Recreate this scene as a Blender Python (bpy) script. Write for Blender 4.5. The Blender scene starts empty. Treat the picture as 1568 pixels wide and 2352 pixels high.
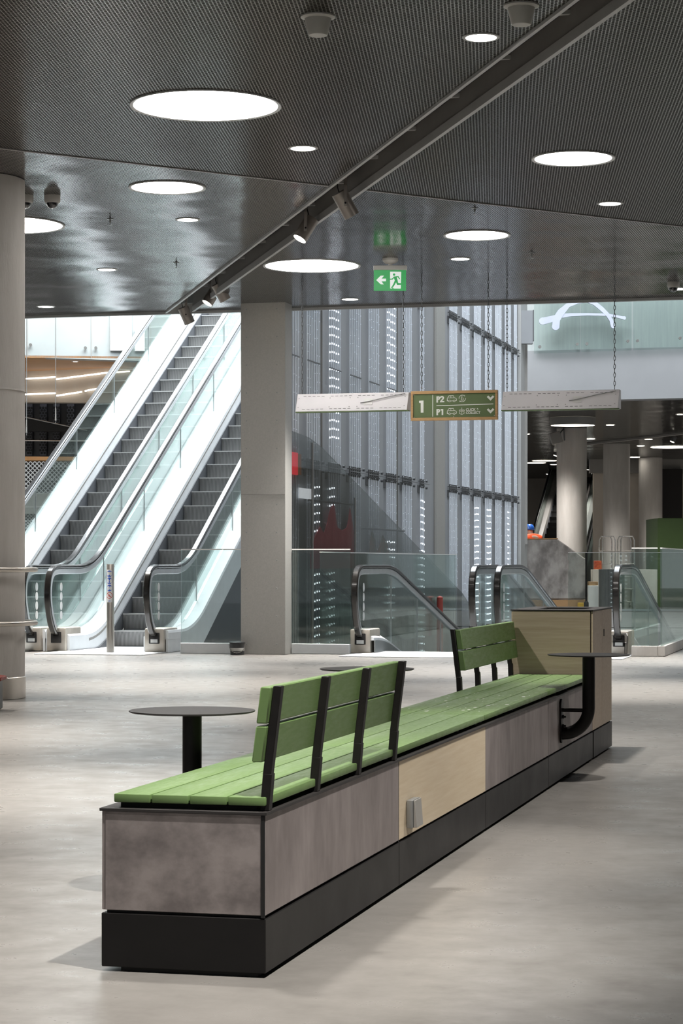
import bpy, bmesh, math, random
from mathutils import Vector, Matrix
random.seed(7)
SC = bpy.context.scene
COL = SC.collection

# ---------------------------------------------------------------- camera, world, lights, exposure
FPX, HOR, EYE = 5070.0, 1293.0, 1.05           # focal length (px), horizon row, eye height
TH = math.atan(1256 / FPX)                      # camera yaw against the building grid
CT, ST = math.cos(TH), math.sin(TH)
cam = bpy.data.cameras.new('camera')
cam.sensor_fit = 'HORIZONTAL'; cam.sensor_width = 36.0
cam.lens = 36.0 * FPX / 1568
cam.shift_y = (HOR - 1176) / 1568
cam.clip_end = 300
camo = bpy.data.objects.new('camera', cam); COL.objects.link(camo)
camo.location = (0, 0, EYE); camo.rotation_euler = (math.pi / 2, 0, TH)
SC.camera = camo

SC.view_settings.view_transform = 'Standard'; SC.view_settings.look = 'None'
SC.view_settings.exposure = 0.0; SC.view_settings.gamma = 1.0
SC.view_settings.use_curve_mapping = False
SC.cycles.use_denoising = True
SC.cycles.max_bounces = 7; SC.cycles.diffuse_bounces = 3; SC.cycles.glossy_bounces = 3
SC.cycles.transparent_max_bounces = 24; SC.cycles.transmission_bounces = 4
SC.cycles.caustics_reflective = False; SC.cycles.caustics_refractive = False
SC.cycles.sample_clamp_indirect = 6.0

wd = bpy.data.worlds.new('World'); SC.world = wd; wd.use_nodes = True
wd.node_tree.nodes['Background'].inputs[0].default_value = (0.88, 0.93, 1.0, 1)
wd.node_tree.nodes['Background'].inputs[1].default_value = 0.26

def lamp(kind, name, loc, power, color=(1, 1, 1), rot=None, aim=None, **kw):
    l = bpy.data.lights.new(name, kind); l.energy = power; l.color = color
    for k, v in kw.items(): setattr(l, k, v)
    o = bpy.data.objects.new(name, l); COL.objects.link(o); o.location = loc
    if aim is not None:
        o.rotation_euler = (Vector(aim) - Vector(loc)).to_track_quat('-Z', 'Y').to_euler()
    elif rot: o.rotation_euler = rot
    return o
# daylight falling through the glass roof of the atrium beyond the ceiling edge
lamp('AREA', 'atrium_skylight', (-10.0, 33.0, 13.0), 7500, (0.90, 0.96, 1.0), shape='RECTANGLE', size=10.0, size_y=16.0)
lamp('AREA', 'travelator_skylight', (-3.4, 33.0, 13.0), 1500, (0.86, 0.93, 1.0), shape='RECTANGLE', size=3.5, size_y=15.0)
# recessed downlights: the ones in view get their fittings further down, the rest of the grid lies outside the frame
WARM = (1.0, 0.957, 0.905)
DOWN = [(-2.24, 12.33), (-4.08, 15.32), (-5.9, 18.27), (-7.7, 21.18), (-9.5, 24.07), (-5.9, 24.22), (-4.07, 21.26),
        (-2.24, 18.29), (-2.22, 24.16)]
DOWN_OUT = [(-0.4, 3.4), (-2.24, 6.37), (-4.08, 9.35), (-0.4, 9.35), (-5.9, 12.3), (-0.4, 15.3), (1.4, 6.4), (-7.7, 15.2)]
for i, (x, y) in enumerate(DOWN + DOWN_OUT):
    wide = (x, y) in ((-0.4, 3.4), (-0.4, 9.35), (-0.4, 15.3))
    lamp('SPOT', 'downlight_lamp', (x, y, 3.98), (380 if y < 4 else 520) if wide else (620 if y == 6.37 else 1900 if y in (9.35, 12.3) else 1700 if y > 17 else 1250 if x < -3.5 else 800), WARM, spot_size=math.radians(96 if wide else 62), spot_blend=1.0, shadow_soft_size=0.05 if wide else 0.12)

for x, y, p in ((-8.2, 52, 700), (-4.6, 49.5, 700), (-7.2, 58, 700), (-3.6, 63, 800), (-9.5, 64, 700), (-5.5, 67, 700), (-1.5, 66, 700), (-10.5, 76, 300)):
    lamp('SPOT', 'far_hall_lamp', (x, y, 4.15), p, WARM, spot_size=math.radians(120), spot_blend=0.9, shadow_soft_size=0.2)
lamp('SPOT', 'near_downlight_lamp', (-0.44, 4.63, 3.98), 1000, WARM, aim=(-2.35, 5.7, 0.0), spot_size=math.radians(52), spot_blend=0.7, shadow_soft_size=0.05)
# track spotlight above the frame, then a spot added to brighten the bin front
lamp('SPOT', 'aimed_lamp', (-0.15, 8.9, 4.0), 520, WARM, aim=(-1.62, 7.9, 0.45), spot_size=math.radians(34), spot_blend=0.8, shadow_soft_size=0.05)
lamp('SPOT', 'aimed_lamp', (-4.08, 9.35, 3.98), 420, WARM, aim=(-1.75, 11.6, 0.6), spot_size=math.radians(30), spot_blend=0.8, shadow_soft_size=0.08)
# ---------------------------------------------------------------- pixel rays -> places in the building
def ray(px, py):
    u = (px - 784) / FPX; v = (HOR - py) / FPX
    return (u * CT - ST, u * ST + CT, v)
def at(px, py, d):
    r = ray(px, py); return Vector((d * r[0], d * r[1], EYE + d * r[2]))
def on_z(px, py, z): return at(px, py, (z - EYE) / ray(px, py)[2])
def on_x(px, py, X): return at(px, py, X / ray(px, py)[0])
def on_y(px, py, Y): return at(px, py, Y / ray(px, py)[1])
FWD = Vector((-ST, CT, 0)); RGT = Vector((CT, ST, 0)); UP = Vector((0, 0, 1))

# ---------------------------------------------------------------- materials
MATS = {}
def nodes(name):
    m = bpy.data.materials.new(name); m.use_nodes = True
    return m, m.node_tree.nodes, m.node_tree.links, m.node_tree.nodes['Principled BSDF']
def mat(name, col, rough=0.5, metal=0.0, col2=None, scale=8.0, stretch=(1, 1, 1), detail=4.0, bump=0.0, bscale=None, rough2=None, spec=0.5, emit=None, estr=0.0, coat=0.0, ramp=(0.35, 0.65)):
    if name in MATS: return MATS[name]
    m, N, L, B = nodes(name)
    B.inputs['Base Color'].default_value = (*col, 1); B.inputs['Roughness'].default_value = rough
    B.inputs['Metallic'].default_value = metal; B.inputs['Specular IOR Level'].default_value = spec
    B.inputs['Coat Weight'].default_value = coat
    if emit: B.inputs['Emission Color'].default_value = (*emit, 1); B.inputs['Emission Strength'].default_value = estr
    tc = N.new('ShaderNodeTexCoord'); mp = N.new('ShaderNodeMapping'); mp.inputs['Scale'].default_value = stretch
    L.new(tc.outputs['Object'], mp.inputs['Vector'])
    nz = N.new('ShaderNodeTexNoise'); nz.inputs['Scale'].default_value = scale; nz.inputs['Detail'].default_value = detail
    nz.inputs['Roughness'].default_value = 0.6
    L.new(mp.outputs[0], nz.inputs['Vector'])
    c2 = col2 if col2 else tuple(min(1, c * 0.92) for c in col)
    rp = N.new('ShaderNodeValToRGB')
    rp.color_ramp.elements[0].position = ramp[0]; rp.color_ramp.elements[0].color = (*col, 1)
    rp.color_ramp.elements[1].position = ramp[1]; rp.color_ramp.elements[1].color = (*c2, 1)
    L.new(nz.outputs['Fac'], rp.inputs[0]); L.new(rp.outputs[0], B.inputs['Base Color'])
    if rough2 is not None:
        mr = N.new('ShaderNodeMapRange'); mr.inputs['From Min'].default_value = 0.3; mr.inputs['From Max'].default_value = 0.7
        mr.inputs['To Min'].default_value = rough; mr.inputs['To Max'].default_value = rough2
        L.new(nz.outputs['Fac'], mr.inputs[0]); L.new(mr.outputs[0], B.inputs['Roughness'])
    if bump:
        bn = nz
        if bscale:
            bn = N.new('ShaderNodeTexNoise'); bn.inputs['Scale'].default_value = bscale; bn.inputs['Detail'].default_value = 3
            L.new(mp.outputs[0], bn.inputs['Vector'])
        bp = N.new('ShaderNodeBump'); bp.inputs['Strength'].default_value = bump; bp.inputs['Distance'].default_value = 0.02
        L.new(bn.outputs['Fac'], bp.inputs['Height']); L.new(bp.outputs[0], B.inputs['Normal'])
    MATS[name] = m; return m
def stripes(name, c1, c2, axis, pitch, duty=0.5, rough=0.5, metal=0.0):
    m, N, L, B = nodes(name)
    tc = N.new('ShaderNodeTexCoord'); sp = N.new('ShaderNodeSeparateXYZ'); L.new(tc.outputs['Object'], sp.inputs[0])
    a = N.new('ShaderNodeMath'); a.operation = 'MULTIPLY'; a.inputs[1].default_value = 1 / pitch; L.new(sp.outputs[axis], a.inputs[0])
    f = N.new('ShaderNodeMath'); f.operation = 'FRACT'; L.new(a.outputs[0], f.inputs[0])
    g = N.new('ShaderNodeMath'); g.operation = 'GREATER_THAN'; g.inputs[1].default_value = duty; L.new(f.outputs[0], g.inputs[0])
    mx = N.new('ShaderNodeMixRGB'); mx.inputs[1].default_value = (*c1, 1); mx.inputs[2].default_value = (*c2, 1)
    L.new(g.outputs[0], mx.inputs[0]); L.new(mx.outputs[0], B.inputs['Base Color'])
    B.inputs['Roughness'].default_value = rough; B.inputs['Metallic'].default_value = metal
    MATS[name] = m; return m
def glass(name, tint, refl=0.5, base_refl=0.04):
    m, N, L, B = nodes(name); N.remove(B); out = N['Material Output']
    t = N.new('ShaderNodeBsdfTransparent'); t.inputs[0].default_value = (*tint, 1)
    g = N.new('ShaderNodeBsdfGlossy'); g.inputs['Roughness'].default_value = 0.02; g.inputs[0].default_value = (0.95, 1, 0.98, 1)
    lw = N.new('ShaderNodeLayerWeight'); lw.inputs[0].default_value = 0.25
    mr = N.new('ShaderNodeMapRange'); mr.inputs['To Min'].default_value = base_refl; mr.inputs['To Max'].default_value = refl
    L.new(lw.outputs['Fresnel'], mr.inputs[0])
    nz = N.new('ShaderNodeTexNoise'); nz.inputs['Scale'].default_value = 1.3
    tc = N.new('ShaderNodeTexCoord'); L.new(tc.outputs['Object'], nz.inputs['Vector'])
    bp = N.new('ShaderNodeBump'); bp.inputs['Strength'].default_value = 0.02; L.new(nz.outputs['Fac'], bp.inputs['Height']); L.new(bp.outputs[0], g.inputs['Normal'])
    mx = N.new('ShaderNodeMixShader'); L.new(mr.outputs[0], mx.inputs[0]); L.new(t.outputs[0], mx.inputs[1]); L.new(g.outputs[0], mx.inputs[2])
    L.new(mx.outputs[0], out.inputs['Surface'])
    MATS[name] = m; return m
def emis(name, col, s):
    if name in MATS: return MATS[name]
    m, N, L, B = nodes(name)
    B.inputs['Base Color'].default_value = (*col, 1); B.inputs['Emission Color'].default_value = (*col, 1); B.inputs['Emission Strength'].default_value = s
    MATS[name] = m; return m
def mesh_metal(name, rot, pitch=0.021, metal_col=(0.36, 0.345, 0.32), rough=0.22, wave=0.25, hole=0.42):
    """perforated sheet: staggered round holes onto the dark void, metal webs, softly buckled"""
    m, N, L, B = nodes(name)
    tc = N.new('ShaderNodeTexCoord'); mp = N.new('ShaderNodeMapping'); mp.inputs['Rotation'].default_value = (0, 0, rot)
    L.new(tc.outputs['Object'], mp.inputs['Vector'])
    def lattice(off):
        ad = N.new('ShaderNodeVectorMath'); ad.operation = 'ADD'; ad.inputs[1].default_value = (off[0], off[1], 0); L.new(mp.outputs[0], ad.inputs[0])
        mo = N.new('ShaderNodeVectorMath'); mo.operation = 'WRAP'
        mo.inputs[1].default_value = (pitch / 2, pitch * 0.866, 1); mo.inputs[2].default_value = (-pitch / 2, -pitch * 0.866, -1)
        L.new(ad.outputs[0], mo.inputs[0])
        ml = N.new('ShaderNodeVectorMath'); ml.operation = 'MULTIPLY'; ml.inputs[1].default_value = (1, 1, 0); L.new(mo.outputs[0], ml.inputs[0])
        ln = N.new('ShaderNodeVectorMath'); ln.operation = 'LENGTH'; L.new(ml.outputs[0], ln.inputs[0])
        return ln
    a = lattice((0, 0)); b = lattice((pitch / 2, pitch * 0.866))
    mi = N.new('ShaderNodeMath'); mi.operation = 'MINIMUM'; L.new(a.outputs['Value'], mi.inputs[0]); L.new(b.outputs['Value'], mi.inputs[1])
    gt = N.new('ShaderNodeMath'); gt.operation = 'GREATER_THAN'; gt.inputs[1].default_value = pitch * hole; L.new(mi.outputs[0], gt.inputs[0])
    mx = N.new('ShaderNodeMixShader')
    hole = N.new('ShaderNodeBsdfDiffuse'); hole.inputs[0].default_value = (0.022, 0.02, 0.018, 1)
    L.new(gt.outputs[0], mx.inputs[0]); L.new(hole.outputs[0], mx.inputs[1]); L.new(B.outputs[0], mx.inputs[2])
    L.new(mx.outputs[0], N['Material Output'].inputs['Surface'])
    B.inputs['Base Color'].default_value = (*metal_col, 1); B.inputs['Metallic'].default_value = 0.85; B.inputs['Roughness'].default_value = rough
    nz = N.new('ShaderNodeTexNoise'); nz.inputs['Scale'].default_value = 0.9; nz.inputs['Detail'].default_value = 1.5
    L.new(tc.outputs['Object'], nz.inputs['Vector'])
    bp = N.new('ShaderNodeBump'); bp.inputs['Strength'].default_value = wave; bp.inputs['Distance'].default_value = 0.05
    L.new(nz.outputs['Fac'], bp.inputs['Height']); L.new(bp.outputs[0], B.inputs['Normal'])
    MATS[name] = m; return m

mFloor = mat('polished_concrete_floor', (0.30, 0.285, 0.265), 0.24, col2=(0.205, 0.193, 0.178), scale=5.0, stretch=(1, 1, 1), detail=7, rough2=0.42, ramp=(0.30, 0.70))
mConc = mat('fair_faced_concrete', (0.58, 0.555, 0.525), 0.75, col2=(0.50, 0.475, 0.445), scale=2.4, stretch=(3, 3, 0.5), detail=6, bump=0.1, bscale=40)
mWhiteW = mat('white_wall_panel', (0.31, 0.34, 0.34), 0.4, scale=1.2)
mBlue = mat('grey_wall_panel', (0.335, 0.345, 0.36), 0.5, col2=(0.30, 0.31, 0.325), scale=1.1, detail=3)
mBeige = mat('beige_render', (0.62, 0.56, 0.48), 0.6, col2=(0.6, 0.52, 0.43), scale=3)
mMeshA = mesh_metal('perforated_metal_near', 0.35, 0.0235, wave=0.22)
mMeshB = mesh_metal('perforated_metal_far', -0.5, 0.0235, hole=0.375, metal_col=(0.60, 0.60, 0.59), rough=0.14, wave=0.5)  # same mesh made paler: brighter grazing reflection put into its colour
mPaintG = mat('grey_painted_steel', (0.30, 0.29, 0.275), 0.45, scale=3)
mTrim = mat('pale_grey_trim', (0.5, 0.5, 0.49), 0.4, scale=3)
mVoid = mat('dark_ceiling_void', (0.02, 0.019, 0.018), 0.9, scale=3)
mPillar = mat('warm_grey_steel_cladding', (0.47, 0.46, 0.435), 0.42, metal=0.25, scale=60, detail=2, bump=0.02)
mGreen = mat('green_painted_timber', (0.140, 0.226, 0.080), 0.36, col2=(0.135, 0.219, 0.077), scale=14, stretch=(6, 1, 6), detail=3, rough2=0.55)
mBlackM = mat('black_powder_coat', (0.011, 0.0098, 0.0095), 0.45, col2=(0.014, 0.0125, 0.012), scale=30, spec=0.25)
mPlinth = mat('black_steel_plinth', (0.0085, 0.0078, 0.0076), 0.40, col2=(0.011, 0.010, 0.0098), scale=4, rough2=0.48, spec=0.24)
mTrimTop = mat('dark_grey_top_sheet', (0.034, 0.031, 0.030), 0.5, scale=10, spec=0.3)
mGap = mat('shadow_gap_black', (0.006, 0.006, 0.006), 0.8, scale=5)
mStoneX = mat('stone_laminate_end', (0.15, 0.13, 0.126), 0.5, col2=(0.29, 0.255, 0.245), scale=7, stretch=(1, 1, 1.2), detail=7, ramp=(0.38, 0.62))
mStoneY = mat('stone_laminate_side', (0.185, 0.158, 0.153), 0.5, col2=(0.30, 0.262, 0.255), scale=6, stretch=(1, 1.6, 0.6), detail=4, ramp=(0.34, 0.68))
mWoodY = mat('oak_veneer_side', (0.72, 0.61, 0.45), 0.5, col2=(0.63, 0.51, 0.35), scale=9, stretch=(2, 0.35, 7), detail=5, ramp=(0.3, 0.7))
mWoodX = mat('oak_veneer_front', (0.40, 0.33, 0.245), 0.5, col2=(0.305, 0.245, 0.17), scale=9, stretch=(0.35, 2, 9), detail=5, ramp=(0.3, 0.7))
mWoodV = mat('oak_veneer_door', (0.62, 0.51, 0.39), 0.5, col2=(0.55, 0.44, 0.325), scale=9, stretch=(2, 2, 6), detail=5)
mFrameW = mat('oak_sign_frame', (0.52, 0.33, 0.15), 0.5, col2=(0.42, 0.25, 0.10), scale=12, stretch=(1, 1, 8))
mChrome = mat('brushed_stainless', (0.62, 0.60, 0.57), 0.24, metal=1.0, scale=40, stretch=(8, 8, 0.4), detail=2, rough2=0.34)
mRail = mat('satin_stainless_rail', (0.62, 0.58, 0.53), 0.33, metal=0.9, scale=3)
mNewel = mat('newel_stainless', (0.68, 0.63, 0.56), 0.36, metal=0.8, col2=(0.55, 0.49, 0.42), scale=3, rough2=0.46)
mSteelD = mat('dull_steel', (0.36, 0.37, 0.37), 0.4, metal=0.7, scale=8)
mDeck = mat('satin_white_decking', (0.88, 0.90, 0.91), 0.35, scale=4)
mPlate = mat('bright_landing_plate', (0.86, 0.87, 0.88), 0.35, scale=8)
mRubber = mat('black_handrail_rubber', (0.012, 0.011, 0.010), 0.22, scale=5, coat=0.3)
mGuide = mat('aluminium_profile', (0.75, 0.77, 0.78), 0.3, metal=0.6, scale=5)
mClad = mat('slate_grey_cladding', (0.085, 0.09, 0.10), 0.5, col2=(0.105, 0.11, 0.12), scale=1.5)
mRiser = stripes('ribbed_step_metal', (0.115, 0.115, 0.113), (0.33, 0.33, 0.325), 0, 0.018, 0.45, 0.5, 0.2)
mNose = mat('pale_step_nosing', (0.5, 0.5, 0.49), 0.4, scale=6)
mBelt = stripes('ribbed_pallet_metal', (0.06, 0.06, 0.06), (0.20, 0.20, 0.19), 0, 0.018, 0.45, 0.5, 0.5)
mGlass = glass('clear_balustrade_glass', (0.925, 0.965, 0.955), 0.55, 0.05)
mGlassG = glass('green_edged_glass', (0.86, 0.905, 0.88), 0.55, 0.06)
mGlassS = glass('reflection_tint_glass', (0.75, 0.755, 0.75), 0.35, 0.06)  # tint darkened to carry the reflection of a dark interior
mAcr = mat('acrylic_tube', (0.80, 0.84, 0.90), 0.2, scale=4, spec=0.7)
mClamp = mat('dark_clamp_steel', (0.17, 0.175, 0.18), 0.4, metal=0.6, scale=9)
mLed = emis('glint_white_bright', (0.85, 0.92, 1.0), 5.0)  # glow stands in for glints off the tubes
mGlintD = emis('glint_white_dim', (0.75, 0.82, 0.92), 0.55)
mLamp = emis('disc_lamp_diffuser', (1.0, 0.965, 0.93), 17.0)
mLampS = emis('downlight_lens', (1.0, 0.95, 0.88), 22.0)
mLampW = emis('warm_lamp_diffuser', (1.0, 0.90, 0.72), 6.0)
mStrip = emis('reflection_glow', (1.0, 0.93, 0.85), 2.5)
mSignG = mat('sign_green_face', (0.115, 0.168, 0.066), 0.55, scale=3)
mSignW = mat('sign_white_print', (0.84, 0.86, 0.80), 0.55, scale=3, emit=(0.84, 0.86, 0.80), estr=0.0)
mLightBox = mat('brushed_aluminium_sheet', (0.84, 0.82, 0.84), 0.32, metal=0.1, scale=2, detail=2)
mExitG = mat('exit_sign_green', (0.005, 0.24, 0.05), 0.4, scale=3, emit=(0.005, 0.33, 0.07), estr=0.55)
mExitW = mat('exit_sign_white', (0.85, 0.9, 0.88), 0.4, scale=3, emit=(0.85, 0.92, 0.9), estr=0.45)
mPlast = mat('grey_white_plastic', (0.55, 0.54, 0.51), 0.5, scale=6)
mDome = mat('smoked_camera_dome', (0.01, 0.01, 0.012), 0.06, scale=5, coat=1.0)
mSpot = mat('bronze_grey_spot_body', (0.40, 0.365, 0.33), 0.35, metal=0.45, scale=8)
mStickW = mat('white_sticker', (0.85, 0.85, 0.83), 0.5, scale=4)
mStickB = mat('blue_sticker', (0.035, 0.12, 0.60), 0.5, scale=4)
mStickR = mat('red_sticker', (0.60, 0.05, 0.05), 0.5, scale=4)
mRed = mat('red_reflection_tint', (0.72, 0.10, 0.13), 0.8, col2=(0.60, 0.08, 0.10), scale=6, stretch=(1, 4, 0.5))  # colour of a red reflection in the glass
mRedS = mat('red_sign_panel', (0.70, 0.02, 0.03), 0.5, scale=4, emit=(0.9, 0.02, 0.04), estr=0.9)  # glow added so the red holds behind the dark glass
mOrange = mat('hi_vis_orange', (0.95, 0.09, 0.01), 0.7, scale=12, bump=0.2)
mHelmet = mat('blue_helmet_shell', (0.02, 0.12, 0.50), 0.3, scale=5)
mSkin = mat('skin', (0.55, 0.34, 0.25), 0.6, scale=6)
mNavy = mat('navy_trousers', (0.03, 0.035, 0.06), 0.8, scale=9)
mFilm = mat('stretch_film_wrap', (0.42, 0.40, 0.385), 0.18, col2=(0.20, 0.185, 0.178), scale=2.6, stretch=(1, 1, 0.6), detail=9, bump=0.5, bscale=3.5, coat=0.8, ramp=(0.4, 0.6))
mCardb = mat('cardboard', (0.42, 0.26, 0.13), 0.8, scale=6)
mDarkPanel = mat('dark_stone_board', (0.11, 0.11, 0.105), 0.45, col2=(0.075, 0.075, 0.072), scale=5, stretch=(3, 1, 1))
mGreenK = mat('green_kiosk_paint', (0.050, 0.095, 0.022), 0.5, scale=4)
mBlackW = mat('black_shutter', (0.010, 0.008, 0.008), 0.7, scale=4)
mSoffit = mat('orange_oak_soffit', (0.52, 0.27, 0.11), 0.5, col2=(0.44, 0.22, 0.085), scale=5, stretch=(1, 6, 1))
mDarkWall = mat('black_back_wall', (0.014, 0.014, 0.017), 0.6, scale=4)
mPerf = mat('dark_perforated_panel', (0.085, 0.085, 0.10), 0.5, scale=4)
mBucket = mat('black_bucket_plastic', (0.025, 0.026, 0.028), 0.4, scale=8)
mYellow = mat('yellow_case', (0.70, 0.42, 0.04), 0.5, scale=5)
mTan = mat('pale_plaster', (0.60, 0.55, 0.49), 0.7, col2=(0.55, 0.5, 0.44), scale=2)

# ---------------------------------------------------------------- mesh builder
class MB:
    def __init__(s): s.bm = bmesh.new(); s.mats = []; s.mi = 0
    def use(s, m):
        if m not in s.mats: s.mats.append(m)
        s.mi = s.mats.index(m); return s
    def face(s, vs):
        try:
            f = s.bm.faces.new(vs); f.material_index = s.mi; return f
        except ValueError: return None
    def box(s, x0, x1, y0, y1, z0, z1, bev=0.0, seg=1):
        return s.hexa([(x0, y0, z0), (x1, y0, z0), (x1, y1, z0), (x0, y1, z0), (x0, y0, z1), (x1, y0, z1), (x1, y1, z1), (x0, y1, z1)], bev, seg)
    def hexa(s, p, bev=0.0, seg=1):
        v = [s.bm.verts.new(q) for q in p]; fs = []
        for a in ((0, 3, 2, 1), (4, 5, 6, 7), (0, 1, 5, 4), (1, 2, 6, 5), (2, 3, 7, 6), (3, 0, 4, 7)): fs.append(s.face([v[i] for i in a]))
        if bev:
            es = list({e for f in fs for e in f.edges})
            r = bmesh.ops.bevel(s.bm, geom=es, offset=bev, segments=seg, profile=0.5, affect='EDGES')
            for f in r['faces']: f.material_index = s.mi
        return s
    def obox(s, c, ax, ay, az, bev=0.0):
        """box about centre c with half-axes"""
        c = Vector(c); ax, ay, az = Vector(ax), Vector(ay), Vector(az)
        return s.hexa([c - ax - ay - az, c + ax - ay - az, c + ax + ay - az, c - ax + ay - az, c - ax - ay + az, c + ax - ay + az, c + ax + ay + az, c - ax + ay + az], bev)
    def prism(s, pts, d, bev=0.0):
        """closed planar outline pushed along vector d"""
        d = Vector(d); a = [s.bm.verts.new(p) for p in pts]; b = [s.bm.verts.new(Vector(p) + d) for p in pts]
        fs = [s.face(a), s.face(b[::-1])]; n = len(pts)
        for i in range(n): fs.append(s.face([a[i], b[i], b[(i + 1) % n], a[(i + 1) % n]]))
        if bev:
            es = list({e for f in fs if f for e in f.edges})
            bmesh.ops.bevel(s.bm, geom=es, offset=bev, segments=1, profile=0.5, affect='EDGES')
        return s
    def tube(s, path, r, n=10, caps=True, closed=False):
        P = [Vector(p) for p in path]; R = r if isinstance(r, (list, tuple)) else [r] * len(P); rings = []
        m = len(P); nrm = None
        for i, p in enumerate(P):
            if closed: t = (P[(i + 1) % m] - P[i - 1]).normalized()
            else: t = (P[min(i + 1, m - 1)] - P[max(i - 1, 0)]).normalized()
            if nrm is None:
                nrm = t.orthogonal().normalized()
            else:
                nrm = (nrm - t * nrm.dot(t))
                nrm = nrm.normalized() if nrm.length > 1e-6 else t.orthogonal().normalized()
            bi = t.cross(nrm)
            rings.append([s.bm.verts.new(p + (nrm * math.cos(2 * math.pi * k / n) + bi * math.sin(2 * math.pi * k / n)) * R[i]) for k in range(n)])
        cnt = m if closed else m - 1
        for i in range(cnt):
            A, Bq = rings[i], rings[(i + 1) % m]
            for k in range(n): s.face([A[k], A[(k + 1) % n], Bq[(k + 1) % n], Bq[k]])
        if caps and not closed: s.face(rings[0][::-1]); s.face(rings[-1])
        return s
    def lathe(s, prof, c, n=32, axis=(0, 0, 1), cap=True):
        """profile [(radius, height)] turned about axis through c"""
        a = Vector(axis).normalized(); u = a.orthogonal().normalized(); w = a.cross(u); c = Vector(c); rings = []
        for r, h in prof:
            if r < 1e-5: rings.append([s.bm.verts.new(c + a * h)])
            else: rings.append([s.bm.verts.new(c + a * h + (u * math.cos(2 * math.pi * k / n) + w * math.sin(2 * math.pi * k / n)) * r) for k in range(n)])
        for A, B in zip(rings, rings[1:]):
            for k in range(n):
                q = [A[k % len(A)], A[(k + 1) % len(A)], B[(k + 1) % len(B)], B[k % len(B)]]; u2 = []
                for v in q:
                    if v not in u2: u2.append(v)
                if len(u2) > 2: s.face(u2)
        if cap and len(rings[0]) > 1: s.face(rings[0][::-1])
        if cap and len(rings[-1]) > 1: s.face(rings[-1])
        return s
    def loft(s, rings, closed_sec=True, caps=True):
        V = [[s.bm.verts.new(p) for p in r] for r in rings]; n = len(V[0])
        for A, B in zip(V, V[1:]):
            for k in range(n if closed_sec else n - 1): s.face([A[k], A[(k + 1) % n], B[(k + 1) % n], B[k]])
        if caps and closed_sec: s.face(V[0][::-1]); s.face(V[-1])
        return s
    def build(s, name, m, parent=None, loc=None, smooth=True, angle=35):
        if s.mats == []: s.mats = [m]
        bmesh.ops.recalc_face_normals(s.bm, faces=s.bm.faces)
        me = bpy.data.meshes.new(name)
        M = wmat(parent) if parent else (Matrix.Translation(loc) if loc is not None else Matrix.Identity(4))
        s.bm.transform(M.inverted()); s.bm.to_mesh(me); s.bm.free()
        for q in s.mats: me.materials.append(q)
        if smooth:
            me.polygons.foreach_set('use_smooth', [True] * len(me.polygons))
            me.set_sharp_from_angle(angle=math.radians(angle))
        o = bpy.data.objects.new(name, me); COL.objects.link(o)
        if parent: o.parent = parent
        elif loc is not None: o.location = loc
        return o
def wmat(o):
    M = o.matrix_basis.copy() if o else Matrix.Identity(4)
    while o and o.parent: o = o.parent; M = o.matrix_basis @ M
    return M
def tag(o, label=None, cat=None, group=None, kind=None):
    if label: o['label'] = label
    if cat: o['category'] = cat
    if group: o['group'] = group
    if kind: o['kind'] = kind
    return o
def thing(name, label, cat, loc=(0, 0, 0), group=None, rz=0.0):
    o = bpy.data.objects.new(name, None); COL.objects.link(o); o.location = loc; o.rotation_euler = (0, 0, rz); o.empty_display_size = 0.1
    return tag(o, label, cat, group)
def copy_tree(o, parent=None):
    c = o.copy(); COL.objects.link(c)
    if parent: c.parent = parent
    for ch in list(o.children): copy_tree(ch, c)
    return c
def struct(o): o['kind'] = 'structure'; return o
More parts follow.
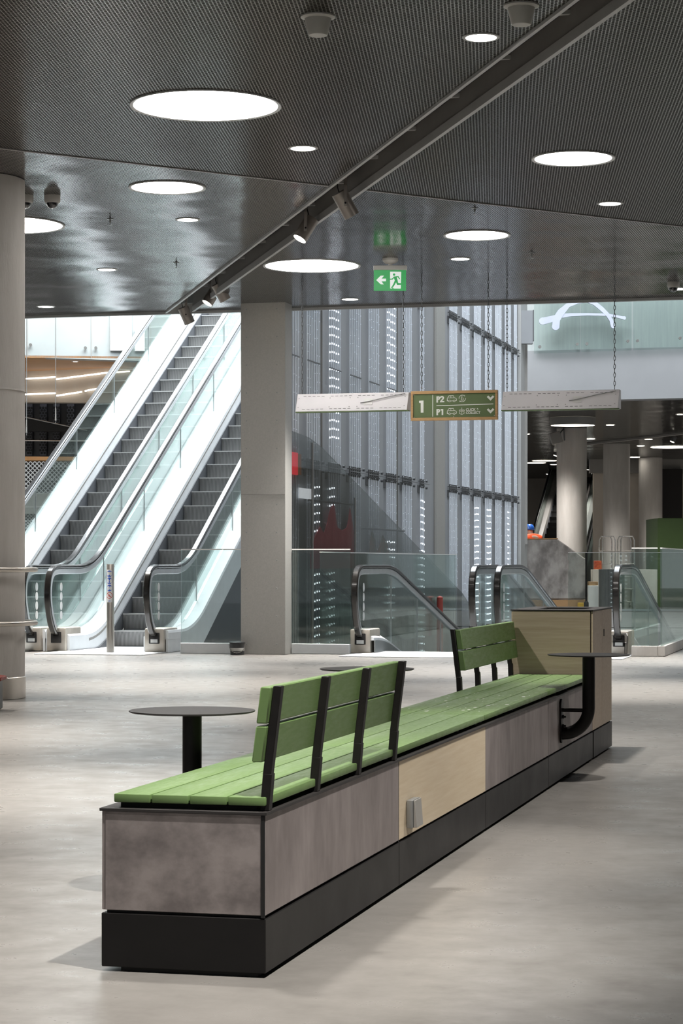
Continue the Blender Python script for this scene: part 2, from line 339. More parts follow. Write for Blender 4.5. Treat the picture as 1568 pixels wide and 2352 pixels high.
# flat drawing on a plane: origin o, axes a (right), b (up), lifted along n
class Draw:
    def __init__(s, mb, o, a, b, n, t=0.002): s.mb, s.o, s.a, s.b, s.n, s.t = mb, Vector(o), Vector(a), Vector(b), Vector(n), t
    def P(s, p): return s.o + s.a * p[0] + s.b * p[1]
    def poly(s, pts): s.mb.prism([s.P(p) for p in pts], s.n * s.t)
    def disc(s, c, r, n=24, ry=None):
        ry = ry or r; s.poly([(c[0] + r * math.cos(2 * math.pi * k / n), c[1] + ry * math.sin(2 * math.pi * k / n)) for k in range(n)])
    def ring(s, c, r, w, a0=0, a1=360, n=28):
        s.stroke([(c[0] + r * math.cos(math.radians(a0 + (a1 - a0) * k / n)), c[1] + r * math.sin(math.radians(a0 + (a1 - a0) * k / n))) for k in range(n + 1)], w, dots=False)
    def stroke(s, pts, w, dots=True):
        W = w if isinstance(w, (list, tuple)) else [w] * len(pts); L = []; R = []
        for i, p in enumerate(pts):
            a = pts[max(i - 1, 0)]; b = pts[min(i + 1, len(pts) - 1)]
            d = Vector((b[0] - a[0], b[1] - a[1])); d = d.normalized() if d.length > 1e-9 else Vector((1, 0))
            if 0 < i < len(pts) - 1:
                d1 = Vector((p[0] - a[0], p[1] - a[1])); k = 1 / max(0.5, abs(d1.normalized().dot(d))) if d1.length > 1e-9 else 1
            else: k = 1
            nx, ny = -d.y * W[i] / 2 * k, d.x * W[i] / 2 * k
            L.append((p[0] + nx, p[1] + ny)); R.append((p[0] - nx, p[1] - ny))
        for i in range(len(pts) - 1): s.poly([L[i], L[i + 1], R[i + 1], R[i]])
    def text(s, txt, x, y, h, bold=0.0, spacing=1.0):
        cu = bpy.data.curves.new('t', 'FONT'); cu.body = txt; cu.size = h / 0.72; cu.offset = bold; cu.extrude = 0; cu.space_character = spacing
        o = bpy.data.objects.new('t', cu); COL.objects.link(o)
        me = bpy.data.meshes.new_from_object(o.evaluated_get(bpy.context.evaluated_depsgraph_get()))
        bpy.data.objects.remove(o); bpy.data.curves.remove(cu)
        vs = [s.mb.bm.verts.new(s.P((x + v.co.x, y + v.co.y)) + s.n * s.t) for v in me.vertices]
        for p in me.polygons: s.mb.face([vs[i] for i in p.vertices])
        bpy.data.meshes.remove(me)
def bez(a, b, c, n=8): return [tuple((1 - t) ** 2 * a[i] + 2 * (1 - t) * t * b[i] + t * t * c[i] for i in range(len(a))) for t in [k / n for k in range(n + 1)]]

# ================================================================ STRUCTURE
CH = 4.03            # ceiling height
YE = 24.93           # ceiling edge towards the atrium
m = MB()
VX0, VX1, VY0, VY1 = -6.84, -2.52, 25.35, 47.9      # the opening the travelators go down through
m.box(-26, 9, -7, VY0, -0.35, 0); m.box(-26, VX0, VY0, VY1, -0.35, 0); m.box(VX1, 9, VY0, VY1, -0.35, 0); m.box(-26, 9, VY1, 92, -0.35, 0)
struct(m.build('floor', mFloor, smooth=False))
m = MB(); m.box(VX0 - 1, VX1 + 1, VY0 - 1, VY1 + 1, -5.4, -5.2); struct(m.build('floor', mConc))
m = MB(); m.box(VX0, VX1, VY1 + 0.005, VY1 + 0.3, -5.2, -0.36); m.box(VX0, VX1, VY1 - 0.012, VY1 - 0.002, -0.34, -0.01); struct(m.build('wall_void_end', mConc))
m = MB(); m.box(VX1 + 0.005, VX1 + 0.3, VY0, VY1, -5.2, -0.36); struct(m.build('wall_void_right', mConc))

# ceiling in facets: near field up to the diagonal fold, far field behind it, cut by the diagonal lighting slot
def line_pt(a, b, y=None, x=None):
    if y is not None: t = (y - a[1]) / (b[1] - a[1]); return (a[0] + (b[0] - a[0]) * t, y)
    t = (x - a[0]) / (b[0] - a[0]); return (x, a[1] + (b[1] - a[1]) * t)
SL = ((-1.624, 11.636), (-8.235, 24.751)); SR = ((-1.333, 11.708), (-7.978, 24.907))
FO = ((-6.192, 14.799), (-1.766, 19.699))
def cross(a, b, c, d):
    x1, y1, x2, y2, x3, y3, x4, y4 = *a, *b, *c, *d
    q = (x1 - x2) * (y3 - y4) - (y1 - y2) * (x3 - x4)
    return (((x1 * y2 - y1 * x2) * (x3 - x4) - (x1 - x2) * (x3 * y4 - y3 * x4)) / q, ((x1 * y2 - y1 * x2) * (y3 - y4) - (y1 - y2) * (x3 * y4 - y3 * x4)) / q)
slA, slB = line_pt(*SL, y=-6), line_pt(*SL, y=YE); srA, srB = line_pt(*SR, y=-6), line_pt(*SR, y=YE)
fL = cross(*FO, *SL); fR = cross(*FO, *SR); f0 = line_pt(*FO, y=-6); f1 = line_pt(*FO, y=YE)
def ceil(pts, mm):
    m = MB(); m.prism([(p[0], p[1], CH) for p in pts], (0, 0, 0.03)); struct(m.build('ceiling', mm, smooth=False))
ceil([f0, slA, fL], mMeshA)
ceil([(-26, -6), f0, fL, slB, (-26, YE)], mMeshB)
ceil([srA, (9, -6), (9, YE), f1, fR], mMeshA)
ceil([fR, f1, srB], mMeshB)
n_trim = [0]
def trim(mb, mm, **k):
    n_trim[0] += 1; return struct(mb.build('trim_%d' % n_trim[0], mm, **k))
def bar(mb, a, b, w, z0, z1):
    a, b = Vector((*a, 0)), Vector((*b, 0)); d = (b - a).normalized(); s_ = Vector((-d.y, d.x, 0)) * w / 2
    mb.hexa([a - s_ + UP * z0, b - s_ + UP * z0, b + s_ + UP * z0, a + s_ + UP * z0, a - s_ + UP * z1, b - s_ + UP * z1, b + s_ + UP * z1, a + s_ + UP * z1])
m = MB(); bar(m, f0, fL, 0.03, CH - 0.006, CH + 0.028); bar(m, fR, f1, 0.03, CH - 0.006, CH + 0.028); trim(m, mPaintG)
m = MB(); bar(m, slA, slB, 0.025, CH - 0.02, CH + 0.06); bar(m, srA, srB, 0.03, CH - 0.012, CH + 0.05); trim(m, mTrim)
m = MB(); bar(m, srA, srB, 0.012, CH + 0.05, CH + 0.19); trim(m, mPaintG)           # painted side of the slot
m = MB()
for k in range(30):                                                                   # hanger brackets across the slot
    t = k / 30; a = Vector(slA) * (1 - t) + Vector(slB) * t; b = Vector(srA) * (1 - t) + Vector(srB) * t
    bar(m, a, b, 0.03, CH + 0.155, CH + 0.18)
trim(m, mTrim)
m = MB(); mid_a = Vector(slA) * .68 + Vector(srA) * .32; mid_b = Vector(slB) * .68 + Vector(srB) * .32
bar(m, mid_a, mid_b, 0.05, CH + 0.16, CH + 0.20); trim(m, mBlackM)                    # lighting track inside the slot
m = MB(); m.box(-26, 9, -6, YE, CH + 0.75, CH + 0.8); struct(m.build('ceiling', mVoid))      # dark void above the mesh
m = MB(); m.box(-26, 9, YE - 0.02, YE + 0.03, CH - 0.03, CH + 0.09); trim(m, mTrim)
m = MB(); m.box(-26, 9, YE - 0.06, YE, CH + 0.09, CH + 1.6); struct(m.build('wall_atrium_head', mWhiteW))
m = MB(); m.box(8.8, 9, -7, 92, 0, CH + 0.75); struct(m.build('wall_right', mTan))
m = MB(); m.box(-26.2, -26, -7, 92, 0, 12); struct(m.build('wall_left', mTan))

# clad pillar end at the atrium edge
m = MB(); m.box(-7.217, -6.69, 24.33, 24.62, 0.005, 4.5); pil = m.build('pillar', mPillar, loc=(-6.95, 24.47, 0), smooth=False)
tag(pil, 'warm grey sheet-clad pillar between the rising escalators and the tube curtain', 'pillar')
m = MB()
for z in [0.12 + 0.32 * k for k in range(13)]:
    for x in (-7.15, -6.79): m.lathe([(0.008, 0.0), (0.006, 0.004)], (x, 24.33, z), 8, (0, -1, 0))
m.build('rivet', mSteelD, pil)
m = MB(); m.box(-7.217, -6.69, 24.325, 24.33, 1.83, 1.836); m.build('panel_joint', mPaintG, pil)

def column(name, label, x, y, r, h, base=True, z0=0.0):
    t = thing(name, label, 'column', (x, y, z0))
    m = MB(); m.lathe([(r, z0), (r, z0 + h)], (x, y, 0), 64); m.build('shaft', mConc, t, smooth=True)
    if base:
        m = MB(); m.lathe([(r + 0.006, 0.004), (r + 0.006, 0.165), (r, 0.17)], (x, y, 0), 64); m.build('base_sleeve', mRail, t)
    return t
pe = on_z(56, 1603, 0); cc = pe - RGT * 0.42; CX, CY = cc.x, cc.y
colm = column('concrete_column', 'thick round concrete column at the left edge with polished metal sleeve at its foot', CX, CY, 0.42, CH - 0.005)
m = MB(); m.lathe([(0.43, 2.38), (0.421, 2.386), (0.421, 2.392), (0.42, 2.394)], (CX, CY, 0), 64); m.build('pour_joint', mConc, colm)
for z in (0.998, 0.584):
    m = MB(); R = 0.42 + 0.082
    m.tube([(CX + R * math.cos(2 * math.pi * k / 72), CY + R * math.sin(2 * math.pi * k / 72), z) for k in range(72)], 0.020, 12, closed=True)
    rr = m.build('bumper_rail', mRail, colm)
    m = MB()
    for k in range(3):
        a = math.pi * 2 * k / 3 - 1.22; d = Vector((math.cos(a), math.sin(a), 0)); p = Vector((CX, CY, z))
        m.tube([p + d * 0.418, p + d * 0.49], 0.01, 8); m.obox(p + d * 0.424 - UP * 0.05, Vector((-d.y, d.x, 0)) * 0.022, d * 0.005, UP * 0.06, 0.003)
    m.build('rail_bracket', mChrome, rr)

# ================================================================ BENCH
XL, XR = -1.966, -1.527
YM = [5.365, 6.935, 8.505, 10.15, 11.72]; YU = 12.56
bench = thing('modular_bench', 'long modular seat with green slats on black plinth in the foreground', 'bench', (XL / 2 + XR / 2, 5.365, 0))
for i in range(4):
    m = MB(); m.box(XL, XR, YM[i] + 0.0015, YM[i + 1] - 0.0015, 0.012, 0.15, 0.002); m.build('plinth', mPlinth, bench)
m = MB(); m.box(XL + 0.05, XR - 0.025, YM[0] + 0.012, YM[4] - 0.03, 0.0, 0.02); m.build('foot_frame', mGap, bench)
m = MB(); m.box(XL + 0.012, XR - 0.012, YM[0] + 0.012, YM[4] - 0.005, 0.15, 0.41); m.build('carcass', mGap, bench)
m = MB(); m.box(XL + 0.010, XR - 0.008, YM[0] + 0.002, YM[0] + 0.011, 0.158, 0.412, 0.0012); m.build('end_panel', mStoneX, bench)
fin = [mStoneY, mWoodY, mStoneY, mStoneY]
for i in range(4):
    for sx, xa, xb in ((1, XR - 0.011, XR - 0.001), (-1, XL + 0.001, XL + 0.011)):
        m = MB(); g0 = 0.0 if i == 2 else 0.006; g1 = 0.0 if i == 1 else 0.006
        m.box(xa, xb, YM[i] + (0.004 if i == 0 else g0), YM[i + 1] - g1, 0.158, 0.412, 0.0012)
        o = m.build('side_panel', fin[i], bench)
        if i == 1: o['label'] = 'pale oak veneered side panel'
for y in YM[:1] + [YM[1], YM[3], YM[4]]:
    m = MB(); m.box(XR - 0.012, XR - 0.002, y - 0.005 if y > YM[0] else y, y + 0.005, 0.152, 0.412)
    m.build('edge_strip', mGap, bench)
m = MB(); m.box(XL - 0.004, XR + 0.004, YM[0] - 0.003, YM[4] - 0.002, 0.412, 0.420, 0.001); m.build('top_sheet', mTrimTop, bench)
m = MB()
for i in range(4):
    k = 0
    for j in range(5):
        y = YM[i] + 0.05 + j * (YM[i + 1] - YM[i] - 0.1) / 4; m.box(XL + 0.045, XR - 0.03, y - 0.025, y + 0.025, 0.420, 0.434)
m.build('slat_bearer', mGap, bench)
SW = (XR - XL - 0.034 - 3 * 0.004) / 4
for i in range(4):
    for j in range(4):
        x = XL + 0.030 + j * (SW + 0.004)
        m = MB(); m.box(x, x + SW, YM[i] + (0.012 if i == 0 else 0.002), YM[i + 1] - 0.003, 0.434, 0.456, 0.003, 2); m.build('seat_slat', mGreen, bench)
# plaster flecks left on the third module
m = MB(); rnd = random.Random(3)
for k in range(30):
    x = XL + 0.06 + rnd.random() * 0.36; y = YM[2] + 0.15 + rnd.random() ** 1.4 * 1.3; r = 0.003 + 0.008 * rnd.random() ** 3
    m.lathe([(r, 0.4562), (r * 0.7, 0.457)], (x, y, 0), 7)
tag(m.build('plaster_flecks', mStickW, bench), kind='stuff')
def backrest(xb, sgn, ys, y0, y1):
    """posts stand at xb and lean outwards (sgn), boards sit on the inner side"""
    b = bpy.data.objects.new('backrest', None); COL.objects.link(b); b.parent = bench
    for y in ys:
        m = MB(); h0, h1 = 0.42, 0.70; lean = 0.028
        m.hexa([(xb - 0.012, y - 0.016, h0), (xb + 0.012, y - 0.016, h0), (xb + 0.012, y + 0.016, h0), (xb - 0.012, y + 0.016, h0),
                (xb - 0.010 + sgn * 0.006, y - 0.016, 0.515), (xb + 0.014 * 1 + sgn * 0.006, y - 0.016, 0.515), (xb + 0.014 + sgn * 0.006, y + 0.016, 0.515), (xb - 0.010 + sgn * 0.006, y + 0.016, 0.515)], 0.002)
        x1, x2 = xb + sgn * 0.006, xb + sgn * (0.006 + lean)
        m.hexa([(x1 - 0.011, y - 0.0145, 0.51), (x1 + 0.011, y - 0.0145, 0.51), (x1 + 0.011, y + 0.0145, 0.51), (x1 - 0.011, y + 0.0145, 0.51),
                (x2 - 0.011, y - 0.0145, 0.738), (x2 + 0.011, y - 0.0145, 0.738), (x2 + 0.011, y + 0.0145, 0.738), (x2 - 0.011, y + 0.0145, 0.738)], 0.002)
        m.build('post', mBlackM, b)
    for z0, z1 in ((0.545, 0.636), (0.643, 0.736)):
        m = MB()
        def xx(z): return xb + sgn * (0.006 + lean * (z - 0.51) / 0.228) - sgn * 0.0115
        a0, a1 = xx(z0), xx(z1); t = -sgn * 0.028
        m.hexa([(a0, y0, z0), (a0 + t, y0, z0), (a0 + t, y1, z0), (a0, y1, z0), (a1, y0, z1), (a1 + t, y0, z1), (a1 + t, y1, z1), (a1, y1, z1)], 0.003)
        m.build('back_board', mGreen, b)
    return b
backrest(XR - 0.010, 1, [5.405, 5.895, 6.385, 6.875], 5.375, 6.90)
backrest(XL + 0.012, -1, [10.20, 10.68, 11.16, 11.65], 10.19, 11.70)
# socket outlet on the oak panel
ps = on_x(941, 1866, XR)
m = MB(); m.box(XR, XR + 0.022, ps.y - 0.055, ps.y + 0.055, ps.z - 0.046, ps.z + 0.046, 0.003, 2); so = m.build('socket_box', mSteelD, bench)
m = MB(); m.hexa([(XR + 0.0225, ps.y - 0.047, ps.z - 0.044), (XR + 0.034, ps.y - 0.047, ps.z - 0.044), (XR + 0.034, ps.y + 0.052, ps.z - 0.044), (XR + 0.0225, ps.y + 0.052, ps.z - 0.044),
                  (XR + 0.0225, ps.y - 0.047, ps.z + 0.044), (XR + 0.027, ps.y - 0.047, ps.z + 0.044), (XR + 0.027, ps.y + 0.052, ps.z + 0.044), (XR + 0.0225, ps.y + 0.052, ps.z + 0.044)], 0.001)
m.build('hinged_cover', mat('socket_grey', (0.40, 0.385, 0.36), 0.45, metal=0.2, scale=5), so)

# bin / planter unit closing the row
U0, U1, UH = 11.722, 12.56, 0.800
unit = thing('bin_cabinet', 'tall oak-faced bin cabinet closing the far end of the green bench', 'cabinet', (XL / 2 + XR / 2, 12.14, 0))
m = MB(); m.box(XL, XR, U0 + 0.036, U1, 0.010, 0.150, 0.002); m.build('plinth', mPlinth, unit)
m = MB(); m.box(XL + 0.04, XR - 0.03, U0 + 0.05, U1 - 0.04, 0.0, 0.02); m.build('foot_frame', mGap, unit)
m = MB(); m.box(XL + 0.012, XR - 0.012, U0 + 0.012, U1 - 0.012, 0.15, UH - 0.01); m.build('carcass', mGap, unit)
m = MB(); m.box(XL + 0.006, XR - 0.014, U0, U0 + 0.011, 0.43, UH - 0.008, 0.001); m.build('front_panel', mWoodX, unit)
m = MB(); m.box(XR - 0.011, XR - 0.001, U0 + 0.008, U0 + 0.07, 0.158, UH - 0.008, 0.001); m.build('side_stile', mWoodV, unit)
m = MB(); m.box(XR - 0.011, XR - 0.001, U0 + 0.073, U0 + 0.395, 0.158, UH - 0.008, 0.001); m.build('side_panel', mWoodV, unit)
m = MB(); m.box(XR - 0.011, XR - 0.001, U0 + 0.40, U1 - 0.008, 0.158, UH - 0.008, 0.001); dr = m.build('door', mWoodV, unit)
m = MB(); m.box(XR - 0.001, XR + 0.0015, U0 + 0.465, U0 + 0.485, 0.645, 0.685, 0.0005); m.build('keyhole', mGap, dr)
m = MB(); m.box(XL + 0.001, XL + 0.011, U0 + 0.006, U1 - 0.006, 0.158, UH - 0.008, 0.001); m.build('back_panel', mWoodV, unit)
m = MB(); m.box(XL + 0.006, XR - 0.006, U1 - 0.011, U1 - 0.001, 0.158, UH - 0.008, 0.001); m.build('end_panel', mWoodX, unit)
m = MB()
hx0, hx1, hy0, hy1 = XL + 0.11, XR - 0.07, U0 + 0.18, U1 - 0.25
for a in ((XL - 0.003, XR + 0.003, U0 - 0.004, hy0), (XL - 0.003, XR + 0.003, hy1, U1 + 0.003), (XL - 0.003, hx0, hy0, hy1), (hx1, XR + 0.003, hy0, hy1)):
    m.box(a[0], a[1], a[2], a[3], UH - 0.006, UH)
m.build('top_sheet', mTrimTop, unit, smooth=False)
m = MB(); m.box(hx0, hx1, hy0, hy1, UH - 0.0095, UH - 0.008); m.build('bin_opening', mGap, unit)

# round side tables carried on bent arms off the bench side
def side_table(x, y, sgn, top, label, pfoot):
    """x = post axis, sgn = side of the bench it leaves from"""
    xb = XR if sgn > 0 else XL
    t = thing('side_table', label, 'table', (x, y, top - 0.6), 'round side tables on bent arms')
    m = MB(); m.lathe([(0.0, top - 0.006), (0.190, top - 0.006), (0.196, top - 0.003), (0.196, top), (0.0, top)], (x, y, 0), 72); m.build('table_top', mTrimTop, t)
    z0 = 0.232; r = 0.030; d = abs(x - xb); rb = min(0.13, d - 0.012)
    path = [(xb + sgn * 0.008, y, z0), (x - sgn * rb, y, z0)] + [(x - sgn * rb + sgn * rb * math.sin(a), y, z0 + rb - rb * math.cos(a)) for a in [math.pi / 2 * k / 10 for k in range(1, 11)]] + [(x, y, top - 0.006)]
    m = MB(); m.tube(path, r, 24); m.build('post', mBlackM, t)
    m = MB(); pts = []
    for k in range(24):
        a = 2 * math.pi * k / 24; pts.append((xb + sgn * 0.0005, y + 0.034 * math.cos(a), (0.292 + 0.072 * (1 if math.sin(a) > 0 else -1)) + 0.034 * math.sin(a)))
    m.prism(pts, (sgn * 0.008, 0, 0)); m.build('mounting_plate', mBlackM, t)
    m = MB(); m.tube([(xb + sgn * 0.008, y, 0.345), (x, y, 0.345)], 0.0095, 12); m.build('brace', mBlackM, t)
    for z in (0.312, 0.268):
        m = MB(); m.lathe([(0.009, 0), (0.009, 0.009), (0.005, 0.009), (0.005, 0.018)], (xb + sgn * 0.008, y, z), 6, (sgn, 0, 0)); m.build('bolt', mBlackM, t)
    return t
p = on_x(1287, 1660, XR)
side_table(XR + 0.135, p.y, 1, EYE - (1503 - HOR) / FPX * (p.y * CT - (XR + .135) * ST), 'black round side table on a bent arm right of the oak bin cabinet', 1)
side_table(XL - 0.135, 6.55, -1, 0.592, 'large-looking black round side table left behind the nearest green backrest', 1)
side_table(XL - 0.135, 8.92, -1, 0.612, 'black side table mostly hidden behind the nearest backrest, only its rim showing', 1)

# ================================================================ CEILING FITTINGS
def disc_lamp(x, y, r, label, group, z=CH):
    t = thing('disc_ceiling_light', label, 'ceiling light', (x, y, z), group)
    m = MB(); m.lathe([(r + 0.022, z - 0.004), (r + 0.022, z + 0.02), (r, z + 0.02), (r - 0.002, z - 0.006), (r + 0.020, z - 0.010), (r + 0.022, z - 0.004)], (x, y, 0), 72, cap=False); m.build('rim', mTrim, t)
    m = MB(); m.lathe([(0, z - 0.005), (r - 0.003, z - 0.005), (r - 0.003, z - 0.001), (0, z - 0.001)], (x, y, 0), 72); m.build('diffuser', mLamp, t)
for x, y, r, l in [(-4.315, 13.741, 0.472, 'largest round white ceiling light, upper left and nearest to the camera'),
                   (-5.551, 16.661, 0.285, 'mid-size round ceiling light left of the track slot beyond the ceiling fold'),
                   (-5.607, 21.40, 0.468, 'big round ceiling light left of the green running-man sign'),
                   (-3.63, 19.77, 0.285, 'mid-size round ceiling light right of the green running-man sign'),
                   (-2.252, 16.18, 0.285, 'mid-size round ceiling light at the upper right, right of the track slot'),
                   (-7.52, 18.17, 0.472, 'big round ceiling light half hidden behind the left concrete column')]:
    disc_lamp(x, y, r, l, 'round disc lights in the mesh ceiling')
dl = ['small round downlight at the top beside the second cone-shaped fixture', 'small round downlight below right of the largest ceiling light',
      'small round downlight in the middle left of the ceiling, below the mid-size disc', 'small round downlight second from the atrium edge on the left',
      'small round downlight nearest the atrium edge at far left', 'small round downlight directly above the left hanging sign panel',
      'small round downlight right of the green running-man sign', 'small round downlight at the right below the mid-size disc', 'small round downlight at the right frame edge beside a dome camera']
for (x, y), l in zip(DOWN, dl):
    t = thing('downlight', l, 'ceiling light', (x, y, CH), 'small recessed downlights')
    m = MB(); m.lathe([(0.108, CH - 0.003), (0.108, CH + 0.01), (0.088, CH + 0.01), (0.088, CH - 0.006), (0.104, CH - 0.006), (0.108, CH - 0.003)], (x, y, 0), 40, cap=False); m.build('rim', mTrim, t)
    m = MB(); m.lathe([(0, CH - 0.004), (0.0875, CH - 0.004), (0.0875, CH - 0.001), (0, CH - 0.001)], (x, y, 0), 40); m.build('lens', mLampS, t)
for (x, y), l in zip([(-3.017, 11.645), (-1.904, 11.679)], ['grey-white cone-shaped ceiling loudspeaker at the top centre', 'grey-white cone-shaped ceiling loudspeaker at the top right beside the track slot']):
    t = thing('ceiling_loudspeaker', l, 'loudspeaker', (x, y, CH), 'cone-shaped ceiling loudspeakers')
    m = MB(); m.lathe([(0.095, CH), (0.095, CH - 0.008), (0.072, CH - 0.016)], (x, y, 0), 40); m.build('flange', mPlast, t)
    m = MB(); m.lathe([(0.074, CH - 0.012), (0.055, CH - 0.100), (0.050, CH - 0.106), (0.0, CH - 0.106)], (x, y, 0), 40); m.build('housing', mPlast, t)
for (px, py), l in zip([(120, 449), (58, 449), (1546, 648)], ['white dome security camera with dark lens near the left column', 'white dome security camera mostly hidden behind the left column', 'white dome security camera at the right frame edge near the atrium']):
    p = on_z(px, py, CH); t = thing('dome_camera', l, 'security camera', p, 'dome security cameras')
    m = MB(); m.lathe([(0.066, CH), (0.066, CH - 0.045), (0.058, CH - 0.062), (0, CH - 0.062)], (p.x, p.y, 0), 36); m.build('housing', mPlast, t)
    m = MB(); m.lathe([(0.048 * math.cos(a), CH - 0.060 - 0.048 * math.sin(a)) for a in [math.pi / 2 * k / 10 for k in range(11)]], (p.x, p.y, 0), 32); m.build('dome', mDome, t)
for (px, py), l in zip([(253, 503), (405, 603), (1221, 580), (1090, 478)], ['tiny pendent sprinkler head between the left column and the slot', 'tiny pendent sprinkler head just left of the slot near the spotlights', 'tiny pendent sprinkler head above the right hanging panel', 'tiny pendent sprinkler head right of the slot, above the mid-size disc']):
    p = on_z(px, py, CH); t = thing('sprinkler_head', l, 'sprinkler', p, 'sprinkler heads')
    m = MB(); m.lathe([(0.03, CH), (0.03, CH - 0.004), (0.008, CH - 0.006), (0.008, CH - 0.03), (0.003, CH - 0.032), (0.003, CH - 0.05), (0.018, CH - 0.052), (0.018, CH - 0.055), (0, CH - 0.055)], (p.x, p.y, 0), 16); m.build('head', mSteelD, t)

# track spotlights in the slot
def spot(px, py, d, pxl, pyl, lit, label, aimz=0.22, L=0.215, R=0.064):
    """cylinder from its back end (px,py) towards its mouth (pxl,pyl); d = distance"""
    a = at(px, py, d); b = at(pxl, pyl, d) + FWD * (-aimz * L if lit else aimz * L); ax = (b - a).normalized(); c = (a + b) / 2; ln = (b - a).length
    t = thing('track_spotlight', label, 'spotlight', a, 'cylindrical track spotlights')
    m = MB(); m.lathe([(0, 0), (R, 0), (R, ln), (R - 0.006, ln), (R - 0.008, ln - 0.012), (0, ln - 0.012)], a, 40, ax); m.build('body', mSpot, t)
    m = MB(); m.lathe([(R - 0.0085, ln - 0.0105), (0, ln - 0.0105)], a, 40, ax); m.build('lens', mLampS if lit else mLampW, t)
    side = (-FWD); top = Vector((c.x, c.y, CH + 0.17))
    q = c + side * (R + 0.006)
    m = MB(); m.obox(q + UP * (0.055), RGT * 0.014, side * 0.004, UP * 0.085, 0.002); m.obox(q + UP * 0.137 + FWD * 0.05, RGT * 0.014, FWD * 0.055, UP * 0.004)
    m.tube([(c.x, c.y, q.z + 0.137), (c.x, c.y, CH + 0.185)], 0.012, 10); br = m.build('bracket', mSpot, t)
    m = MB(); m.lathe([(0.008, 0), (0.008, 0.004)], q - side * -0.004 - UP * 0.0, 10, side); m.build('pivot_bolt', mBlackM, br)
    m = MB(); m.obox((c.x, c.y, CH + 0.175), RGT * 0.02, FWD * 0.05, UP * 0.02, 0.003); m.build('track_adapter', mBlackM, t)
    m = MB(); m.tube([tuple(Vector(v)) for v in bez(tuple(a + ax * 0.02), tuple(a + UP * 0.10 - RGT * 0.05), tuple(Vector((c.x, c.y, CH + 0.165))), 8)], 0.004, 6); m.build('cable', mBlackM, t)
    if pxl == 808: lamp('SPOT', 'spotlight_lamp', b + ax * 0.002, 260, WARM, aim=(-5.6, YSIGN, 3.0), spot_size=math.radians(36), spot_blend=0.8, shadow_soft_size=0.04)
    if lit:
        lamp('SPOT', 'spotlight_lamp', b - ax * 0.008 + ax * 0.01, 160, WARM, aim=b + ax, spot_size=math.radians(50), spot_blend=0.6, shadow_soft_size=0.04)
YSIGN = 22.57
spot(778, 442, 17.6, 808, 494, False, 'grey cylinder spotlight pointing away, nearest to the middle of the slot')
spot(716, 503, 19.2, 688, 551, True, 'lit cylinder spotlight tilted left, second along the slot')
spot(497, 652, 24.4, 517, 688, False, 'cylinder spotlight pointing away, in front of its lit neighbour near the slot end')
spot(497, 662, 24.9, 476, 698, True, 'lit cylinder spotlight tilted left, partly behind another near the slot end')
spot(420, 706, 25.6, 435, 741, False, 'cylinder spotlight at the atrium end of the slot, in front of the escalator')
spot(1475, -40, 12.6, 1463, 3, True, 'lit spotlight at the very top edge right of the slot')

# ================================================================ HANGING SIGNS
def chain(parent, x, y, z0, z1):
    m = MB(); n = int((z1 - z0) / 0.042); s_ = (z1 - z0) / n
    for k in range(n):
        z = z0 + s_ * (k + 0.5); rot = k % 2; pts = []
        for j in range(10):
            a = 2 * math.pi * j / 10; u = 0.0095 * math.cos(a); w = s_ * 0.62 * math.sin(a)
            pts.append((x + (u if rot else 0), y + (0 if rot else u), z + w))
        m.tube(pts, 0.0034, 5, closed=True)
    return m.build('chain', mClamp, parent)
YS = 22.57
def on_sign(px, py): return on_y(px, py, YS)
# left and right backs-turned aluminium light boxes
def light_box(px0, px1, pt, pb, cx, label, sx, sy):
    a = on_sign(px0, pt); b = on_sign(px1, pb); z1 = (on_sign((px0 + px1) / 2, pt)).z; z0 = on_sign((px0 + px1) / 2, pb).z
    t = thing('hanging_light_box', label, 'sign panel', ((a.x + b.x) / 2, YS, z0), 'blank aluminium light boxes on chains')
    sh = 0.018; m = MB()
    m.hexa([(a.x - sh, YS - 0.02, z0), (b.x - sh, YS - 0.02, z0), (b.x, YS + 0.10, z0), (a.x, YS + 0.10, z0), (a.x, YS, z1), (b.x, YS, z1), (b.x, YS + 0.10, z1), (a.x, YS + 0.10, z1)], 0.003)
    m.build('casing', mLightBox, t)
    nrm = Vector((0, -(z1 - z0), -0.02)).normalized() * 1.0
    def fp(u, w): return Vector((a.x + (b.x - a.x) * u - sh * (1 - w), YS - 0.02 * (1 - w) - 0.0015, z0 + (z1 - z0) * w))
    m = MB()
    for w in (0.86, 0.14):
        for k in range(22):
            if k in (5, 11, 16): continue
            u = 0.05 + 0.9 * (k + 0.2) / 22; m.prism([fp(u, w - 0.012), fp(u + 0.026, w - 0.012), fp(u + 0.026, w + 0.012), fp(u, w + 0.012)], (0, -0.001, 0))
    m.build('vent_slot', mClamp, t)
    m = MB(); m.prism([fp(0.61, 0.34), fp(0.685, 0.34), fp(0.685, 0.68), fp(0.61, 0.68)], (0, -0.006, 0)); st = m.build('driver_plate', mStickW, t)
    m = MB(); c = [fp(0.97, 0.93), fp(0.8, 0.72), fp(0.66, 0.52), fp(0.58, 0.44)]; m.tube([p + Vector((0, -0.012, 0)) for p in c], 0.004, 6); m.build('cable', mSteelD, t)
    m = MB()
    for u in (0.02, 0.30, 0.48, 0.55, 0.97):
        for w in (0.25, 0.75): m.lathe([(0.005, 0), (0.004, 0.003)], fp(u, w), 8, (0, -1, 0))
    m.build('screw', mSteelD, t)
    m = MB(); m.box(a.x - sh, b.x - sh + 0.01, YS - 0.018, YS + 0.09, z0 - 0.008, z0 - 0.0005); m.build('bottom_strip', mSignG, t)
    for px in cx:
        p = on_y(px, pt, YS + 0.045); chain(t, p.x, p.y, z1 + 0.002, CH)
light_box(683, 939, 903, 944, (694, 926), 'blank pale aluminium light box on two chains left of the green direction sign', 0, 0)
